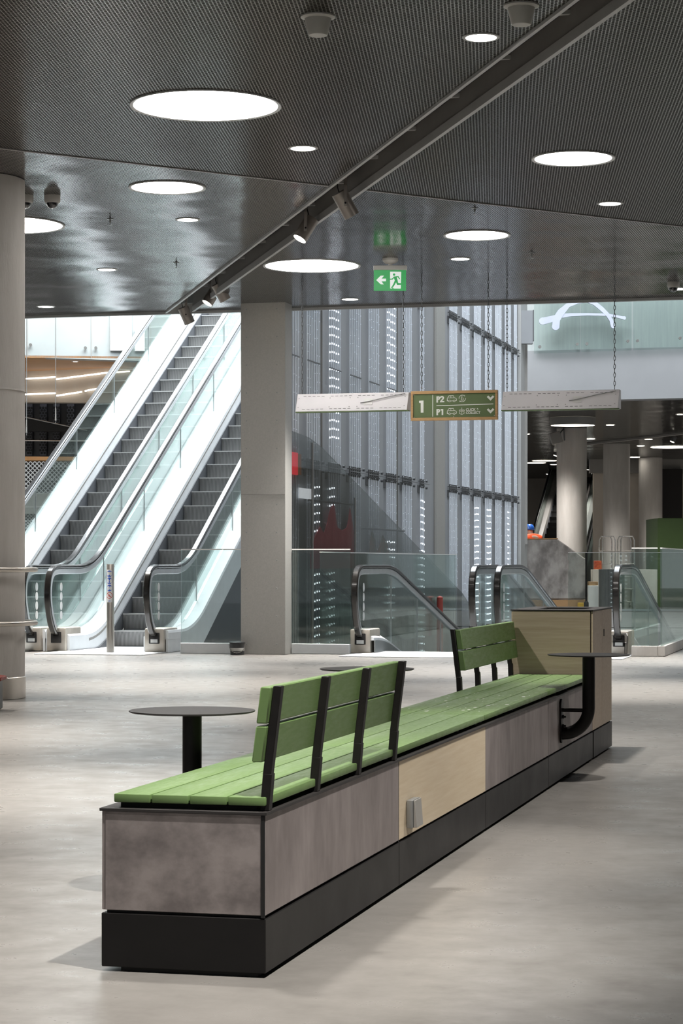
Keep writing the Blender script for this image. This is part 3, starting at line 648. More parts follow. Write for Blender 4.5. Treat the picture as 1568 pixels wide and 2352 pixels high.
light_box(1155, 1423, 897, 940, (1164, 1411), 'blank pale aluminium light box on two chains right of the green direction sign', 0, 0)
# green direction sign
A = on_sign(943, 899); B = on_sign(1142, 964); zt = on_sign(1042, 897).z; zb = on_sign(1042, 965).z; W = B.x - A.x; HH = zt - zb
ds = thing('direction_sign', 'green direction sign with wooden frame hanging on two chains', 'sign', ((A.x + B.x) / 2, YS, zb))
fw = 0.03
m = MB()
m.box(A.x, B.x, YS, YS + 0.05, zb, zb + fw, 0.002); m.box(A.x, B.x, YS, YS + 0.05, zt - fw, zt, 0.002)
m.box(A.x, A.x + fw * .8, YS, YS + 0.05, zb + fw, zt - fw, 0.002); m.box(B.x - fw * .8, B.x, YS, YS + 0.05, zb + fw, zt - fw, 0.002); m.build('frame', mFrameW, ds)
m = MB(); m.box(A.x + fw * .8, B.x - fw * .8, YS + 0.014, YS + 0.045, zb + fw, zt - fw); face = m.build('sign_face', mSignG, ds)
m = MB(); D = Draw(m, (A.x, YS + 0.014, zb), (1, 0, 0), (0, 0, 1), (0, -1, 0), 0.003)
u = W / 1345.0                                     # sign drawing measured in zoom pixels, 1345 wide
def q(x, y): return ((x - 92) * u, HH * (1 - (y - 125) / 460.0))
D.poly([q(243, 272), q(288, 270), q(287, 458), q(245, 458), q(244, 308), q(219, 306), q(219, 274)])
D.stroke([q(432, 186), q(431, 525)], 10 * u, dots=False); D.stroke([q(490, 356), q(1371, 342)], 11 * u, dots=False)
for dy, ch in ((0, '2'), (198, '1')):
    # P
    D.poly([q(490, 210 + dy), q(514, 209 + dy), q(514, 306 + dy), q(490, 307 + dy)])
    D.stroke([q(512, 219 + dy), q(527, 219 + dy), q(536, 228 + dy), q(537, 242 + dy), q(528, 252 + dy), q(512, 254 + dy)], 20 * u)
    if ch == '2':
        D.stroke([q(551, 236), q(556, 222), q(569, 216), q(586, 217), q(597, 228), q(595, 243), q(578, 265), q(556, 290)], 21 * u)
        D.poly([q(546, 284), q(611, 283), q(611, 303), q(546, 304)])
    else:
        D.poly([q(572, 408), q(595, 407), q(595, 502), q(571, 503), q(571, 430), q(556, 430), q(556, 409)])
    car = [(676, 285), (659, 284), (658, 244), (666, 233), (684, 204), (753, 203), (764, 234), (793, 245), (800, 257), (799, 283), (784, 283)]
    D.stroke([q(x, y + dy) for x, y in car], 7 * u); D.stroke([q(712, 285 + dy), q(746, 284 + dy)], 7 * u)
    D.stroke([q(668, 238 + dy), q(766, 236 + dy)], 6 * u); D.stroke([q(713, 206 + dy), q(713, 236 + dy)], 5 * u)
    for x in (693, 765): D.ring(q(x, 285 + dy), 14 * u, 6 * u)
    D.stroke([q(1282, 222 + dy), q(1327, 268 + dy), q(1374, 221 + dy)], 32 * u, dots=False)
# recycling bottle icon
for a0, a1 in ((100, 28), (280, 208)): pass
c = q(891, 248); D.ring(c, 50 * u, 7 * u, 45, 185); D.ring(c, 50 * u, 7 * u, 225, 365)
D.poly([q(908, 200), q(932, 200), q(930, 222)]); D.poly([q(850, 280), q(870, 298), q(848, 302)])
D.stroke([q(886, 212), q(886, 232), q(877, 246), q(877, 276), q(904, 278), q(905, 246), q(898, 238)], 7 * u)
# box icon with arrow
D.stroke([q(848, 446), q(848, 484), q(884, 497), q(919, 483), q(919, 446)], 6 * u); D.stroke([q(884, 454), q(884, 496)], 5 * u)
D.stroke([q(840, 433), q(858, 424), q(884, 440), q(874, 452), q(840, 433)], 5 * u); D.stroke([q(928, 432), q(910, 424), q(884, 440), q(896, 452), q(928, 432)], 5 * u)
D.stroke([q(884, 392), q(884, 420)], 6 * u); D.poly([q(871, 412), q(897, 412), q(884, 427)])
D.text('CLICK &', *q(946, 443), 38 * u, 1.3 * u, 1.02); D.text('COLLECT', *q(946, 490), 38 * u, 1.3 * u, 0.98)
m.build('lettering', mSignW, face, smooth=False)
m = MB()
for x, y in ((134, 178), (757, 163), (1390, 158), (136, 537), (757, 529), (1386, 522)):
    p = q(x, y); m.lathe([(0.006, 0), (0.005, 0.003)], (A.x + p[0], YS + 0.014, zb + p[1]), 10, (0, -1, 0))
m.build('screw', mChrome, face)
for px in (968, 1121):
    p = on_y(px, 897, YS + 0.025); chain(ds, p.x, p.y, zt + 0.03, CH)
    m = MB(); m.tube([(p.x, p.y, zt), (p.x, p.y, zt + 0.02), (p.x + 0.012, p.y, zt + 0.03), (p.x, p.y, zt + 0.045), (p.x - 0.01, p.y, zt + 0.036)], 0.0035, 8); m.build('hook', mChrome, ds)

# running-man sign on its ceiling mount
pe = on_z(896, 594, CH); de = (pe.y * CT - pe.x * ST)
ex = thing('exit_sign', 'green running-man sign with white arrow hanging from the ceiling', 'sign', pe)
def ep(x, y): return at(840 + x * 110 / 1568, 580 + y * 100 / 1425, de)       # measured on a close view
sx = lambda x, y: ep(x, y)
m = MB(); m.lathe([(0.083, CH), (0.083, CH - 0.028), (0.06, CH - 0.05), (0.02, CH - 0.062), (0.02, CH - 0.09), (0, CH - 0.09)], pe, 28) if False else m.lathe([(0.078, 0), (0.078, -0.022), (0.055, -0.045), (0.02, -0.055), (0.02, -0.085)], pe, 28); m.build('ceiling_mount', mPlast, ex)
c0, c1 = ep(240, 460), ep(1335, 555)
hw = (c1 - c0).dot(RGT) / 2; cz = (c0.z + c1.z) / 2; cen = Vector((pe.x, pe.y, 0)) + UP * cz
m = MB(); m.obox(cen, RGT * hw, FWD * 0.035, UP * 0.022, 0.004); m.build('lamp_housing', mPlast, ex)
b0, b1 = ep(258, 560), ep(1315, 1255)
bc = (b0 + b1) / 2; bw = (b1 - b0).dot(RGT) / 2; bh = (b0.z - b1.z) / 2
m = MB(); m.obox(bc, RGT * bw, FWD * 0.006, UP * bh); pan = m.build('sign_panel', mExitG, ex)
org = b0 - UP * 2 * bh - FWD * 0.006; k = 2 * bw / 1057.0
def e(x, y): return ((x - 258) * k, (1255 - y) * (2 * bh) / 695.0)
m = MB(); D = Draw(m, org, RGT, UP, -FWD, 0.002)
D.poly([e(340, 905), e(485, 760), e(595, 758), e(508, 858), e(658, 858), e(656, 942), e(508, 945), e(583, 1048), e(485, 1040)])
D.poly([e(793, 628), e(1155, 630), e(1140, 1180), e(793, 1178)])
m.build('pictogram', mExitW, pan, smooth=False)
m = MB(); D = Draw(m, org - FWD * 0.0022, RGT, UP, -FWD, 0.002)
D.disc(e(922, 725), 41 * k)
D.poly([e(905, 790), e(1000, 782), e(1035, 900), e(1045, 960), e(955, 970), e(930, 880)])
D.stroke([e(930, 805), e(868, 872), e(780, 880)], 38 * k); D.stroke([e(985, 797), e(1060, 797), e(1102, 878)], 36 * k)
D.stroke([e(975, 930), e(925, 1040), e(868, 1130)], [70 * k, 58 * k, 50 * k]); D.stroke([e(868, 1118), e(830, 1135), e(900, 1180)], 24 * k)
D.stroke([e(1005, 920), e(1030, 1025), e(1025, 1030), e(1190, 1035)], [70 * k, 56 * k, 52 * k, 40 * k])
m.build('running_figure', mExitG, pan, smooth=False)

# ================================================================ ESCALATORS AND MOVING RAMPS
T30 = math.tan(math.radians(30)); T12 = math.tan(math.radians(12))
def broken_path(y0, z0, yb, slope, y1, r=0.35, n=8):
    """level from y0, bending at yb, then at the given slope to y1"""
    p = [(y0, z0)]
    p += bez((yb - r, z0), (yb, z0), (yb + r * 0.87, z0 + slope * r * 0.87), n)
    p.append((y1, z0 + slope * (y1 - yb))); return p
def newel(Y0, ztop, zin):
    """front loop of the handrail from its inlet round to the level top"""
    z = lambda f: zin + (ztop - zin) * f
    base = [(Y0 + .30, z(0)), (Y0 + .19, z(.07)), (Y0 + .09, z(.22)), (Y0 + .025, z(.42)), (Y0, z(.60)), (Y0 + .02, z(.78)), (Y0 + .08, z(.91)), (Y0 + .19, z(.98)), (Y0 + .34, z(1))]
    V = [Vector((a, b)) for a, b in base]; out = []
    for i in range(len(V) - 1):                       # smooth through the points
        p0, p1, p2, p3 = V[max(i - 1, 0)], V[i], V[i + 1], V[min(i + 2, len(V) - 1)]
        for k in range(4):
            t = k / 4; out.append(tuple(0.5 * ((2 * p1) + (p2 - p0) * t + (2 * p0 - 5 * p1 + 4 * p2 - p3) * t * t + (3 * p1 - p0 - 3 * p2 + p3) * t ** 3)))
    return out + [base[-1]]
def sweep(m, x, path, sec):
    """section [(dx, dn)] carried along a path in the Y-Z plane; dn is measured along the path's left normal"""
    rings = []
    for i, (y, z) in enumerate(path):
        a = path[max(i - 1, 0)]; b = path[min(i + 1, len(path) - 1)]
        d = Vector((b[0] - a[0], b[1] - a[1])).normalized(); n = Vector((-d.y, d.x))
        rings.append([(x + dx, y + n.x * dn, z + n.y * dn) for dx, dn in sec])
    m.loft(rings)
def rrect(w, h0, h1, c):
    a, b = w / 2, c
    return [(-a + b, h0), (a - b, h0), (a, h0 + b), (a, h1 - b), (a - b, h1), (-a + b, h1), (-a, h1 - b), (-a, h0 + b)]
def offset(path, d):
    out = []
    for i, (y, z) in enumerate(path):
        a = path[max(i - 1, 0)]; b = path[min(i + 1, len(path) - 1)]
        t = Vector((b[0] - a[0], b[1] - a[1])).normalized(); out.append((y - t.y * d, z + t.x * d))
    return out
def zat(path, y):
    for (a, za), (b, zb) in zip(path, path[1:]):
        if a <= y <= b: return za + (zb - za) * (y - a) / max(b - a, 1e-6)
    return path[-1][1] if y > path[-1][0] else path[0][1]
def moving_stair(name, label, cat, x0, x1, Y0, slope, Yh, Yd, y1, group=None, steps=True, ystep=26.04, zlift=0.0, wl=0.155, wr=0.155, dots=True, decks=mDeck, detail=True, clad=True, sides=(0, 1), stepm=None):
    up = slope > 0
    t = thing(name, label, cat, ((x0 + x1) / 2, Y0, zlift), group)
    zt = 1.0
    nz = newel(Y0, zt, 0.20)
    top = broken_path(Y0 + .36, zt, Yh, slope, y1, 0.45)
    rail = nz + top
    deck = broken_path(Y0 + .33, 0.26, Yd, slope, y1, 0.5)
    L = lambda pth: [(a, b + zlift) for a, b in pth]
    for i, x in enumerate((x0, x1)):
        inn = 1 if i == 0 else -1; wo = wl if i == 0 else wr
        m = MB(); sweep(m, x, L(rail), rrect(0.075, -0.012, 0.030, 0.011)); m.build('handrail', mRubber, t)
        m = MB(); sweep(m, x, L(rail[3:]), rrect(0.05, -0.082, -0.013, 0.008)); m.build('handrail_guide', mGuide, t)
        g = offset(rail[4:], -0.05); gb = [(max(a, Y0 + .18), b + 0.004) for a, b in deck]
        gt = [p for p in g]; out = gt + [(gt[-1][0], gb[-1][1])] + gb[::-1][1:]
        m = MB(); m.prism([(x - 0.006, a, b + zlift) for a, b in out], (0.012, 0, 0)); gl = m.build('balustrade_glass', mGlass, t, smooth=False)
        if dots and detail:
            m = MB()
            for k in range(4):
                zc = 0.43 + 0.112 * k + zlift; m.prism([(x + 0.007, Y0 + .42 + 0.042 * math.cos(2 * math.pi * j / 20), zc + 0.052 * math.sin(2 * math.pi * j / 20)) for j in range(20)], (0.001, 0, 0))
            m.build('safety_dots', mStickW, gl, smooth=False)
            m = MB()
            for yk in [Y0 + 1.9 + 1.55 * q_ for q_ in range(int((y1 - Y0 - 2) / 1.55))]:
                za, zb_ = zat(deck, yk) + zlift, zat(rail[len(nz):], yk) - 0.06 + zlift
                m.hexa([(x - 0.0062, yk, za), (x + 0.0062, yk, za), (x + 0.0062, yk + 0.004, za), (x - 0.0062, yk + 0.004, za), (x - 0.0062, yk, zb_), (x + 0.0062, yk, zb_), (x + 0.0062, yk + 0.004, zb_), (x - 0.0062, yk + 0.004, zb_)])
            m.build('glass_joint', mGuide, gl, smooth=False)
        # decking: outer cover, inner slope and skirt
        dk = [p for p in deck]; fl = lambda v: max(v, 0.004 if up else v)
        m = MB(); rings = []
        for a, b in dk:
            rings.append([(x - inn * wo, a, b - .03 + zlift), (x - inn * (wo - .01), a, b + zlift), (x + inn * .03, a, b + zlift), (x + inn * .15, a, b - .075 + zlift), (x + inn * .15, a, (fl(b - .30) if up else b - .105) + zlift), (x + inn * .10, a, (fl(b - .30) if up else b - .105) + zlift), (x + inn * .10, a, b - .105 + zlift), (x - inn * wo, a, b - .105 + zlift)])
        m.loft(rings); m.build('decking', decks, t, smooth=False)
        m = MB(); rings = []
        for a, b in dk:
            lo = fl(b - .50); hi = max(b - (.29 if up else .107), lo + .01)
            rings.append([(x + inn * .1515, a, hi + zlift), (x + inn * .165, a, hi + zlift), (x + inn * .165, a, lo + zlift), (x + inn * .1515, a, lo + zlift)])
        m.loft(rings); m.build('skirt_panel', mClad if up else mSteelD, t, smooth=False)
        m = MB(); rings = []
        for a, b in dk:
            hi = b - .106; lo = min(hi - .01, fl(b - .40))
            rings.append([(x - inn * (wo - .004), a, hi + zlift), (x - inn * (wo - .03), a, hi + zlift), (x - inn * (wo - .03), a, lo + zlift), (x - inn * (wo - .004), a, lo + zlift)])
        m.loft(rings); m.build('outer_panel', decks if up else mSteelD, t, smooth=False)
        if up:
            m = MB(); m.loft([[(x + inn * .149, a, max(b - .125, .03) + zlift), (x + inn * .153, a, max(b - .125, .03) + zlift), (x + inn * .153, a, max(b - .155, .01) + zlift), (x + inn * .149, a, max(b - .155, .01) + zlift)] for a, b in dk if a > Y0 + .85]); m.build('deck_groove', mPaintG, t, smooth=False)
        # newel base with handrail inlet
        m = MB(); m.box(x - 0.125 if i == 0 or True else 0, x + 0.118, Y0 + .28, Y0 + .80, 0.004 + zlift, 0.285 + zlift, 0.02, 2); nb = m.build('newel_base', mNewel, t)
        if detail:
            m = MB(); m.box(x - 0.065, x + 0.065, Y0 + .262, Y0 + .279, 0.105 + zlift, 0.235 + zlift, 0.008, 2); inl = m.build('handrail_inlet', mBlackM, nb)
            if not (i == 0 and up):
                m = MB(); m.box(x - 0.04, x + 0.045, Y0 + .258, Y0 + .2615, 0.118 + zlift, 0.158 + zlift); m.build('data_label', mStickW, inl)
    xa, xb = x0 + 0.17, x1 - 0.17
    if steps:
        n = int((y1 - ystep) / 0.3535) - 1
        m = MB(); pr = [(0, 0), (0.015, -0.05), (0.024, -0.11), (0.026, -0.17), (0.024, -0.206), (0.06, -0.206), (0.08, -0.03), (0.372, -0.03), (0.372, 0)]
        m.use(mRiser).prism([(xa - (x0 + x1) / 2, a, b) for a, b in pr], (xb - xa, 0, 0))
        m.use(mNose).box(xa - (x0 + x1) / 2, xb - (x0 + x1) / 2, -0.004, 0.016, -0.010, 0.003)
        st = m.build('step', mRiser, t)
        if stepm: st.data.materials.clear(); st.data.materials.append(stepm); st.data.materials.append(stepm)
        st.data.transform(Matrix.Translation((0, 0, 0)))
        # data was baked relative to the thing; bring it back to its own origin
        st.data.transform(wmat(t)); 
        for k in range(n):
            c = st if k == 0 else st.copy()
            if k: COL.objects.link(c); c.parent = t
            c.location = (0, ystep - Y0 + 0.3535 * k, 0.204 * (k + 1))
    else:
        bp = broken_path(Y0 + .5, 0.01, Yd + .1, slope, y1, 0.5)
        m = MB(); rings = [[(xa, a, b + zlift), (xb, a, b + zlift), (xb, a, b - .08 + zlift), (xa, a, b - .08 + zlift)] for a, b in bp]
        m.loft(rings); m.build('pallet_belt', mBelt, t, smooth=False)
    if up and clad:
        z1 = slope * (y1 - ystep)
        m = MB(); ins = 0.20; body = [(ystep, 0.005), (y1, z1 - 0.12), (y1, z1 - 1.15), (ystep + 2.0, 0.005)]
        m.prism([(x0 + ins, a, b + zlift) for a, b in body], (x1 - x0 - 2 * ins, 0, 0)); m.build('truss', mClad, t, smooth=False)
        for i in sides:
            x = (x0, x1)[i]; inn = 1 if i == 0 else -1; wo = wl if i == 0 else wr
            pts = [(a, max(b - .16, 0.1) + zlift) for a, b in deck if a > Y0 + .6]; pts = [(Y0 + .8, pts[0][1])] + pts
            pts += [(y1, z1 - 1.15 + zlift), (ystep + 2.0, 0.005 + zlift), (Y0 + .8, 0.005 + zlift)]
            m = MB(); m.prism([(x - inn * (wo - .034), a, b) for a, b in pts], (inn * 0.02, 0, 0)); m.build('side_cladding', mClad, t, smooth=False)
    if not up:
        for i in (0, 1):
            x = (x0, x1)[i]; inn = 1 if i == 0 else -1
            pts = [(a, b - .2 + zlift) for a, b in deck]; lowr = [(a, b - 1.2 + zlift) for a, b in deck][::-1]
            m = MB(); m.prism([(x - inn * .09, a, b) for a, b in pts + lowr if a >= VY0 + 0.01], (inn * 0.02, 0, 0)); m.build('side_cladding', mClad, t, smooth=False)
    return t
YE0 = 24.25; YEND = 36.6
gE = 'rising escalators'
eL = moving_stair('escalator', 'left one of the two tall rising escalators, partly behind the round column', 'escalator', -11.08, -9.86, YE0, T30, 25.72, 25.60, YEND, gE, wr=0.152, sides=(0,))
eR = moving_stair('escalator', 'right one of the two tall rising escalators, beside the grey clad pillar', 'escalator', -9.55, -8.33, YE0, T30, 25.72, 25.60, YEND, gE, wl=0.152, sides=(1,))
for e_, xa, xb in ((eL, -11.05, -9.9), (eR, -9.52, -8.2)):
    m = MB(); m.box(xa, xb, 23.75, 26.0, 0.0015, 0.010, 0.002); m.build('landing_plate', mPlate, e_)
# upper landing that carries the escalator heads (out of sight behind the ceiling)
m = MB(); zz = T30 * (YEND - 26.04); m.box(-12.6, -7.0, YEND + 0.01, YEND + 4.5, zz - 0.35, zz); trim(m, mWhiteW)
gT = 'descending moving ramps'
tL = moving_stair('moving_ramp', 'left descending moving ramp with black handrails beside the tube curtain', 'moving walkway', -5.92, -4.56, 24.52, -T12, 26.45, 25.35, 46.0, gT, steps=False, wl=0.10, wr=0.12)
tR = moving_stair('moving_ramp', 'right descending moving ramp behind the oak bin cabinet', 'moving walkway', -4.29, -2.95, 24.62, -T12, 26.45, 25.35, 46.0, gT, steps=False, wl=0.12, wr=0.10)
for e_, xa, xb in ((tL, -5.85, -4.6), (tR, -4.25, -2.9)):
    m = MB(); m.box(xa - 0.12, xb + 0.1, 23.95, VY0 + 0.03, 0.0015, 0.010, 0.002); m.build('landing_plate', mPlate, e_)

# sign post with pictograms
pp = on_z(253.5, 1500, 0); pp.z = 0.009
pp.z = 0.009
sp = thing('escalator_sign_post', 'slim steel bollard with blue and red pictogram stickers before the escalators', 'sign post', pp)
m = MB(); m.lathe([(0.045, 0.003), (0.045, 1.022), (0.043, 1.026), (0, 1.026)], pp, 40); m.build('post', mRail, sp)
m = MB(); RS = 0.0455
def cyl(a, z, r=RS): return (pp.x + RGT.x * r * math.sin(a) - FWD.x * r * math.cos(a), pp.y + RGT.y * r * math.sin(a) - FWD.y * r * math.cos(a), z)
def wrap_patch(mb, pts, r):
    """outline in (arc length, z) wrapped on the post and given a little thickness"""
    a = [mb.bm.verts.new(cyl(u_ / RS - 0.18, z_, r)) for u_, z_ in pts]
    mb.face(a)
for i in range(12):
    a0, a1 = -0.9 + 1.5 * i / 12, -0.9 + 1.5 * (i + 1) / 12
    m.hexa([cyl(a0, 0.592), cyl(a1, 0.592), cyl(a1, 0.592, RS - .002), cyl(a0, 0.592, RS - .002), cyl(a0, 0.972), cyl(a1, 0.972), cyl(a1, 0.972, RS - .002), cyl(a0, 0.972, RS - .002)])
stk = m.build('sticker_strip', mStickW, sp)
Z0 = [0.925, 0.842, 0.757, 0.672]
def disc_on(mb, zc, r, r2, rad):
    n = 28
    for k in range(n):
        a, b = 2 * math.pi * k / n, 2 * math.pi * (k + 1) / n
        wrap_patch(mb, [(r * math.cos(a), zc + r * math.sin(a)), (r * math.cos(b), zc + r * math.sin(b)), (r2 * math.cos(b), zc + r2 * math.sin(b)), (r2 * math.cos(a), zc + r2 * math.sin(a))], rad)
def strk(mb, pts, w, zc, rad):
    for (x_a, y_a), (x_b, y_b) in zip(pts, pts[1:]):
        d = Vector((x_b - x_a, y_b - y_a)); d.normalize(); nx, ny = -d.y * w / 2, d.x * w / 2; n = 4
        for k in range(n):
            s0, s1 = k / n, (k + 1) / n
            P0 = (x_a + (x_b - x_a) * s0, y_a + (y_b - y_a) * s0); P1 = (x_a + (x_b - x_a) * s1, y_a + (y_b - y_a) * s1)
            wrap_patch(mb, [(P0[0] + nx, zc + P0[1] + ny), (P1[0] + nx, zc + P1[1] + ny), (P1[0] - nx, zc + P1[1] - ny), (P0[0] - nx, zc + P0[1] - ny)], rad)
for i in range(3):
    m = MB(); disc_on(m, Z0[i], 0.0375, 0.0, RS + 0.0008); pc = m.build('pictogram', mStickB, stk, smooth=False)
m = MB(); disc_on(m, Z0[3], 0.0375, 0.0315, RS + 0.0008); strk(m, [(-0.026, 0.026), (0.026, -0.026)], 0.006, Z0[3], RS + 0.0008); m.build('pictogram', mStickR, stk, smooth=False)
m = MB(); R2 = RS + 0.0014
strk(m, [(-0.026, 0.004), (0.022, -0.026)], 0.005, Z0[0], R2); strk(m, [(-0.02, 0.022), (0.024, -0.006)], 0.003, Z0[0], R2); strk(m, [(0.002, 0.022), (0.0, -0.008)], 0.012, Z0[0], R2); strk(m, [(-0.006, 0.004), (0.012, -0.004)], 0.005, Z0[0], R2)
strk(m, [(-0.014, 0.024), (-0.014, 0.012)], 0.009, Z0[1], R2); strk(m, [(-0.016, 0.012), (-0.016, -0.022)], 0.015, Z0[1], R2); strk(m, [(-0.02, -0.025), (0.024, -0.025)], 0.005, Z0[1], R2); strk(m, [(0.022, 0.0), (0.022, -0.024)], 0.009, Z0[1], R2)
strk(m, [(-0.004, 0.026), (-0.004, 0.014)], 0.010, Z0[2], R2); strk(m, [(-0.004, 0.012), (-0.002, -0.012)], 0.018, Z0[2], R2); strk(m, [(-0.028, -0.026), (0.032, 0.004)], 0.007, Z0[2], R2); strk(m, [(-0.026, -0.004), (-0.008, 0.0)], 0.006, Z0[2], R2)
m.build('pictogram_print', mStickW, stk, smooth=False)
m = MB(); strk(m, [(0.0, 0.012), (-0.012, -0.006), (0.014, -0.012)], 0.007, Z0[3], RS + 0.0006); strk(m, [(-0.014, -0.006), (0.012, -0.008)], 0.005, Z0[3], RS + 0.0006); m.build('pictogram_print', mStickR, stk, smooth=False)
m = MB(); strk(m, [(-0.014, -0.062), (0.012, -0.062)], 0.004, Z0[3], RS + 0.0008); strk(m, [(-0.014, -0.068), (0.012, -0.068)], 0.004, Z0[3], RS + 0.0008); m.build('pictogram_print', mStickB, stk, smooth=False)

# ================================================================ GLASS BALUSTRADES AROUND THE OPENING
def glass_panel(name, label, a, b, h, g=mGlassG, base=0.12, bmat=mGuide, z0=0.0, rail=True, th=0.02, cat='balustrade'):
    a, b = Vector(a), Vector(b); d = (b - a); ln = d.length; d.normalize(); n = Vector((-d.y, d.x, 0)); c = (a + b) / 2
    t = thing(name, label, cat, (c.x, c.y, z0))
    m = MB(); m.obox(Vector((c.x, c.y, z0 + (base + h) / 2)), d * ln / 2, n * th / 2, UP * (h - base) / 2); m.build('glass_pane', g, t, smooth=False)
    if base:
        m = MB(); m.obox(Vector((c.x, c.y, z0 + base / 2 + 0.002)), d * ln / 2, n * 0.04, UP * (base / 2 - 0.002), 0.004); m.build('base_channel', bmat, t)
    if rail:
        m = MB(); m.obox(Vector((c.x, c.y, z0 + h + 0.006)), d * ln / 2, n * (th / 2 + 0.003), UP * 0.006); m.build('top_edge', mStickW, t)
    return t
pa, pb = on_z(407, 1502, 0), on_z(552, 1504, 0)
glass_panel('glass_balustrade', 'clear glass screen between the right escalator newel and the clad pillar', (pa.x, 24.42, 0), (-7.225, 24.42, 0), 1.20, mGlass, 0.125)
glass_panel('glass_balustrade', 'clear glass screen right of the clad pillar, before the tube curtain', (-6.68, 24.60, 0), (-5.99, 24.60, 0), 1.20, mGlassG, 0.12)
glass_panel('glass_balustrade', 'long glass balustrade along the right edge of the ramp opening', (-2.47, 24.85, 0), (-2.47, 36.0, 0), 1.21, mGlassG, 0.12, mConc)
glass_panel('glass_balustrade', 'short glass panel with plinth right of the right ramp newel', (-2.80, 24.85, 0), (-2.51, 24.85, 0), 1.21, mGlassG, 0.12, mConc)
gb = at(1205, 1404, 47.9); gc = at(1470, 1404, 48.2)
glass_panel('glass_balustrade', 'far glass balustrade across the end of the ramp opening', (VX0 + 0.05, VY1 + 0.08, 0), (VX1 - 0.1, VY1 + 0.08, 0), 1.27, mGlass, 0.05)
# inspection: second line of glass standing in front of the curtain
glass_panel('glass_balustrade', 'glass balustrade along the foot of the tube curtain beside the left ramp', (-6.42, 24.9, 0), (-6.42, 33.2, 0), 1.17, mGlass, 0.0, z0=0.0, rail=True)

# paint bucket
pk = on_z(544.5, 1504, 0)
bk = thing('paint_bucket', 'small black paint bucket with pale label and wire handle at the pillar foot', 'bucket', pk)
m = MB(); m.lathe([(0.078, 0.003), (0.086, 0.13), (0.092, 0.132), (0.094, 0.146), (0.088, 0.148), (0, 0.144)], pk, 36); m.build('pail', mBucket, bk)
m = MB(); m.lathe([(0.0815, 0.045), (0.0845, 0.082), (0.083, 0.082), (0.080, 0.045), (0.0815, 0.045)], pk, 36, cap=False); m.build('label_band', mPlast, bk)
m = MB(); m.tube([tuple(pk + RGT * 0.093 * math.cos(a) - FWD * 0.093 * 1.02 * math.sin(a) * 0.55 - FWD * .04 * math.sin(a) + UP * (0.125 - 0.10 * math.sin(a))) for a in [math.pi * k / 14 for k in range(15)]], 0.003, 6); m.build('wire_handle', mChrome, bk)
# object cut off by the left frame edge
pr_ = on_z(-22, 1632, 0)
cr = thing('storage_crate', 'dark crate with dull red lid cut off by the left frame edge', 'crate', pr_)
m = MB(); m.obox(pr_ + UP * 0.11, RGT * 0.07, FWD * 0.12, UP * 0.105, 0.01); m.build('crate_body', mBucket, cr)
m = MB(); m.hexa([pr_ + RGT * a * 0.095 + FWD * b * 0.14 + UP * (0.216 + c) + UP * (0.02 if a < 0 else 0) for c in (0, 0.025) for a, b in ((-1, -1), (1, -1), (1, 1), (-1, 1))], 0.004); m.build('lid', mat('dull_red_lid', (0.22, 0.03, 0.02), 0.5, scale=6), cr)

# ================================================================ TUBE CURTAIN WALL (runs away along the opening)
XW = -6.84
m = MB(); m.box(XW - 0.25, XW, 24.66, 42.3, -5.2, 8.2); struct(m.build('wall_curtain', mBlue, smooth=False))
m = MB()
for y in (26.55, 30.9, 33.55): m.box(XW, XW + 0.02, y - 0.004, y + 0.004, -5, 8.2)
trim(m, mPaintG)
m = MB(); m.box(XW, XW + 0.05, 33.55, 34.2, -5, 8.2); trim(m, mPillar)               # concrete pilaster in the curtain
m = MB(); m.box(XW - 0.02, XW + 0.06, 41.55, 42.3, -5, 8.2, 0.0); trim(m, mTrim)
YB = [25.04, 26.02, 27.10, 28.20, 29.29, 30.38, 31.43, 32.50, 34.95, 36.03, 37.10, 38.16, 39.18, 40.20, 41.05]
names = ['nearest bundle of vertical tubes, right against the clad pillar'] + ['%s bundle of vertical tubes from the clad pillar' % n for n in
         ('second', 'third', 'fourth', 'fifth', 'sixth', 'seventh', 'eighth', 'ninth', 'tenth', 'eleventh', 'twelfth', 'thirteenth', 'fourteenth', 'farthest, fifteenth')]
rl = random.Random(11)
bright = {1: [3, 4, 5], 2: [0, 1, 2], 5: [0, 1, 2, 3, 4], 7: [0, 1, 2], 10: [0, 1, 2, 3], 11: [1, 2, 3, 4], 13: [2, 3]}
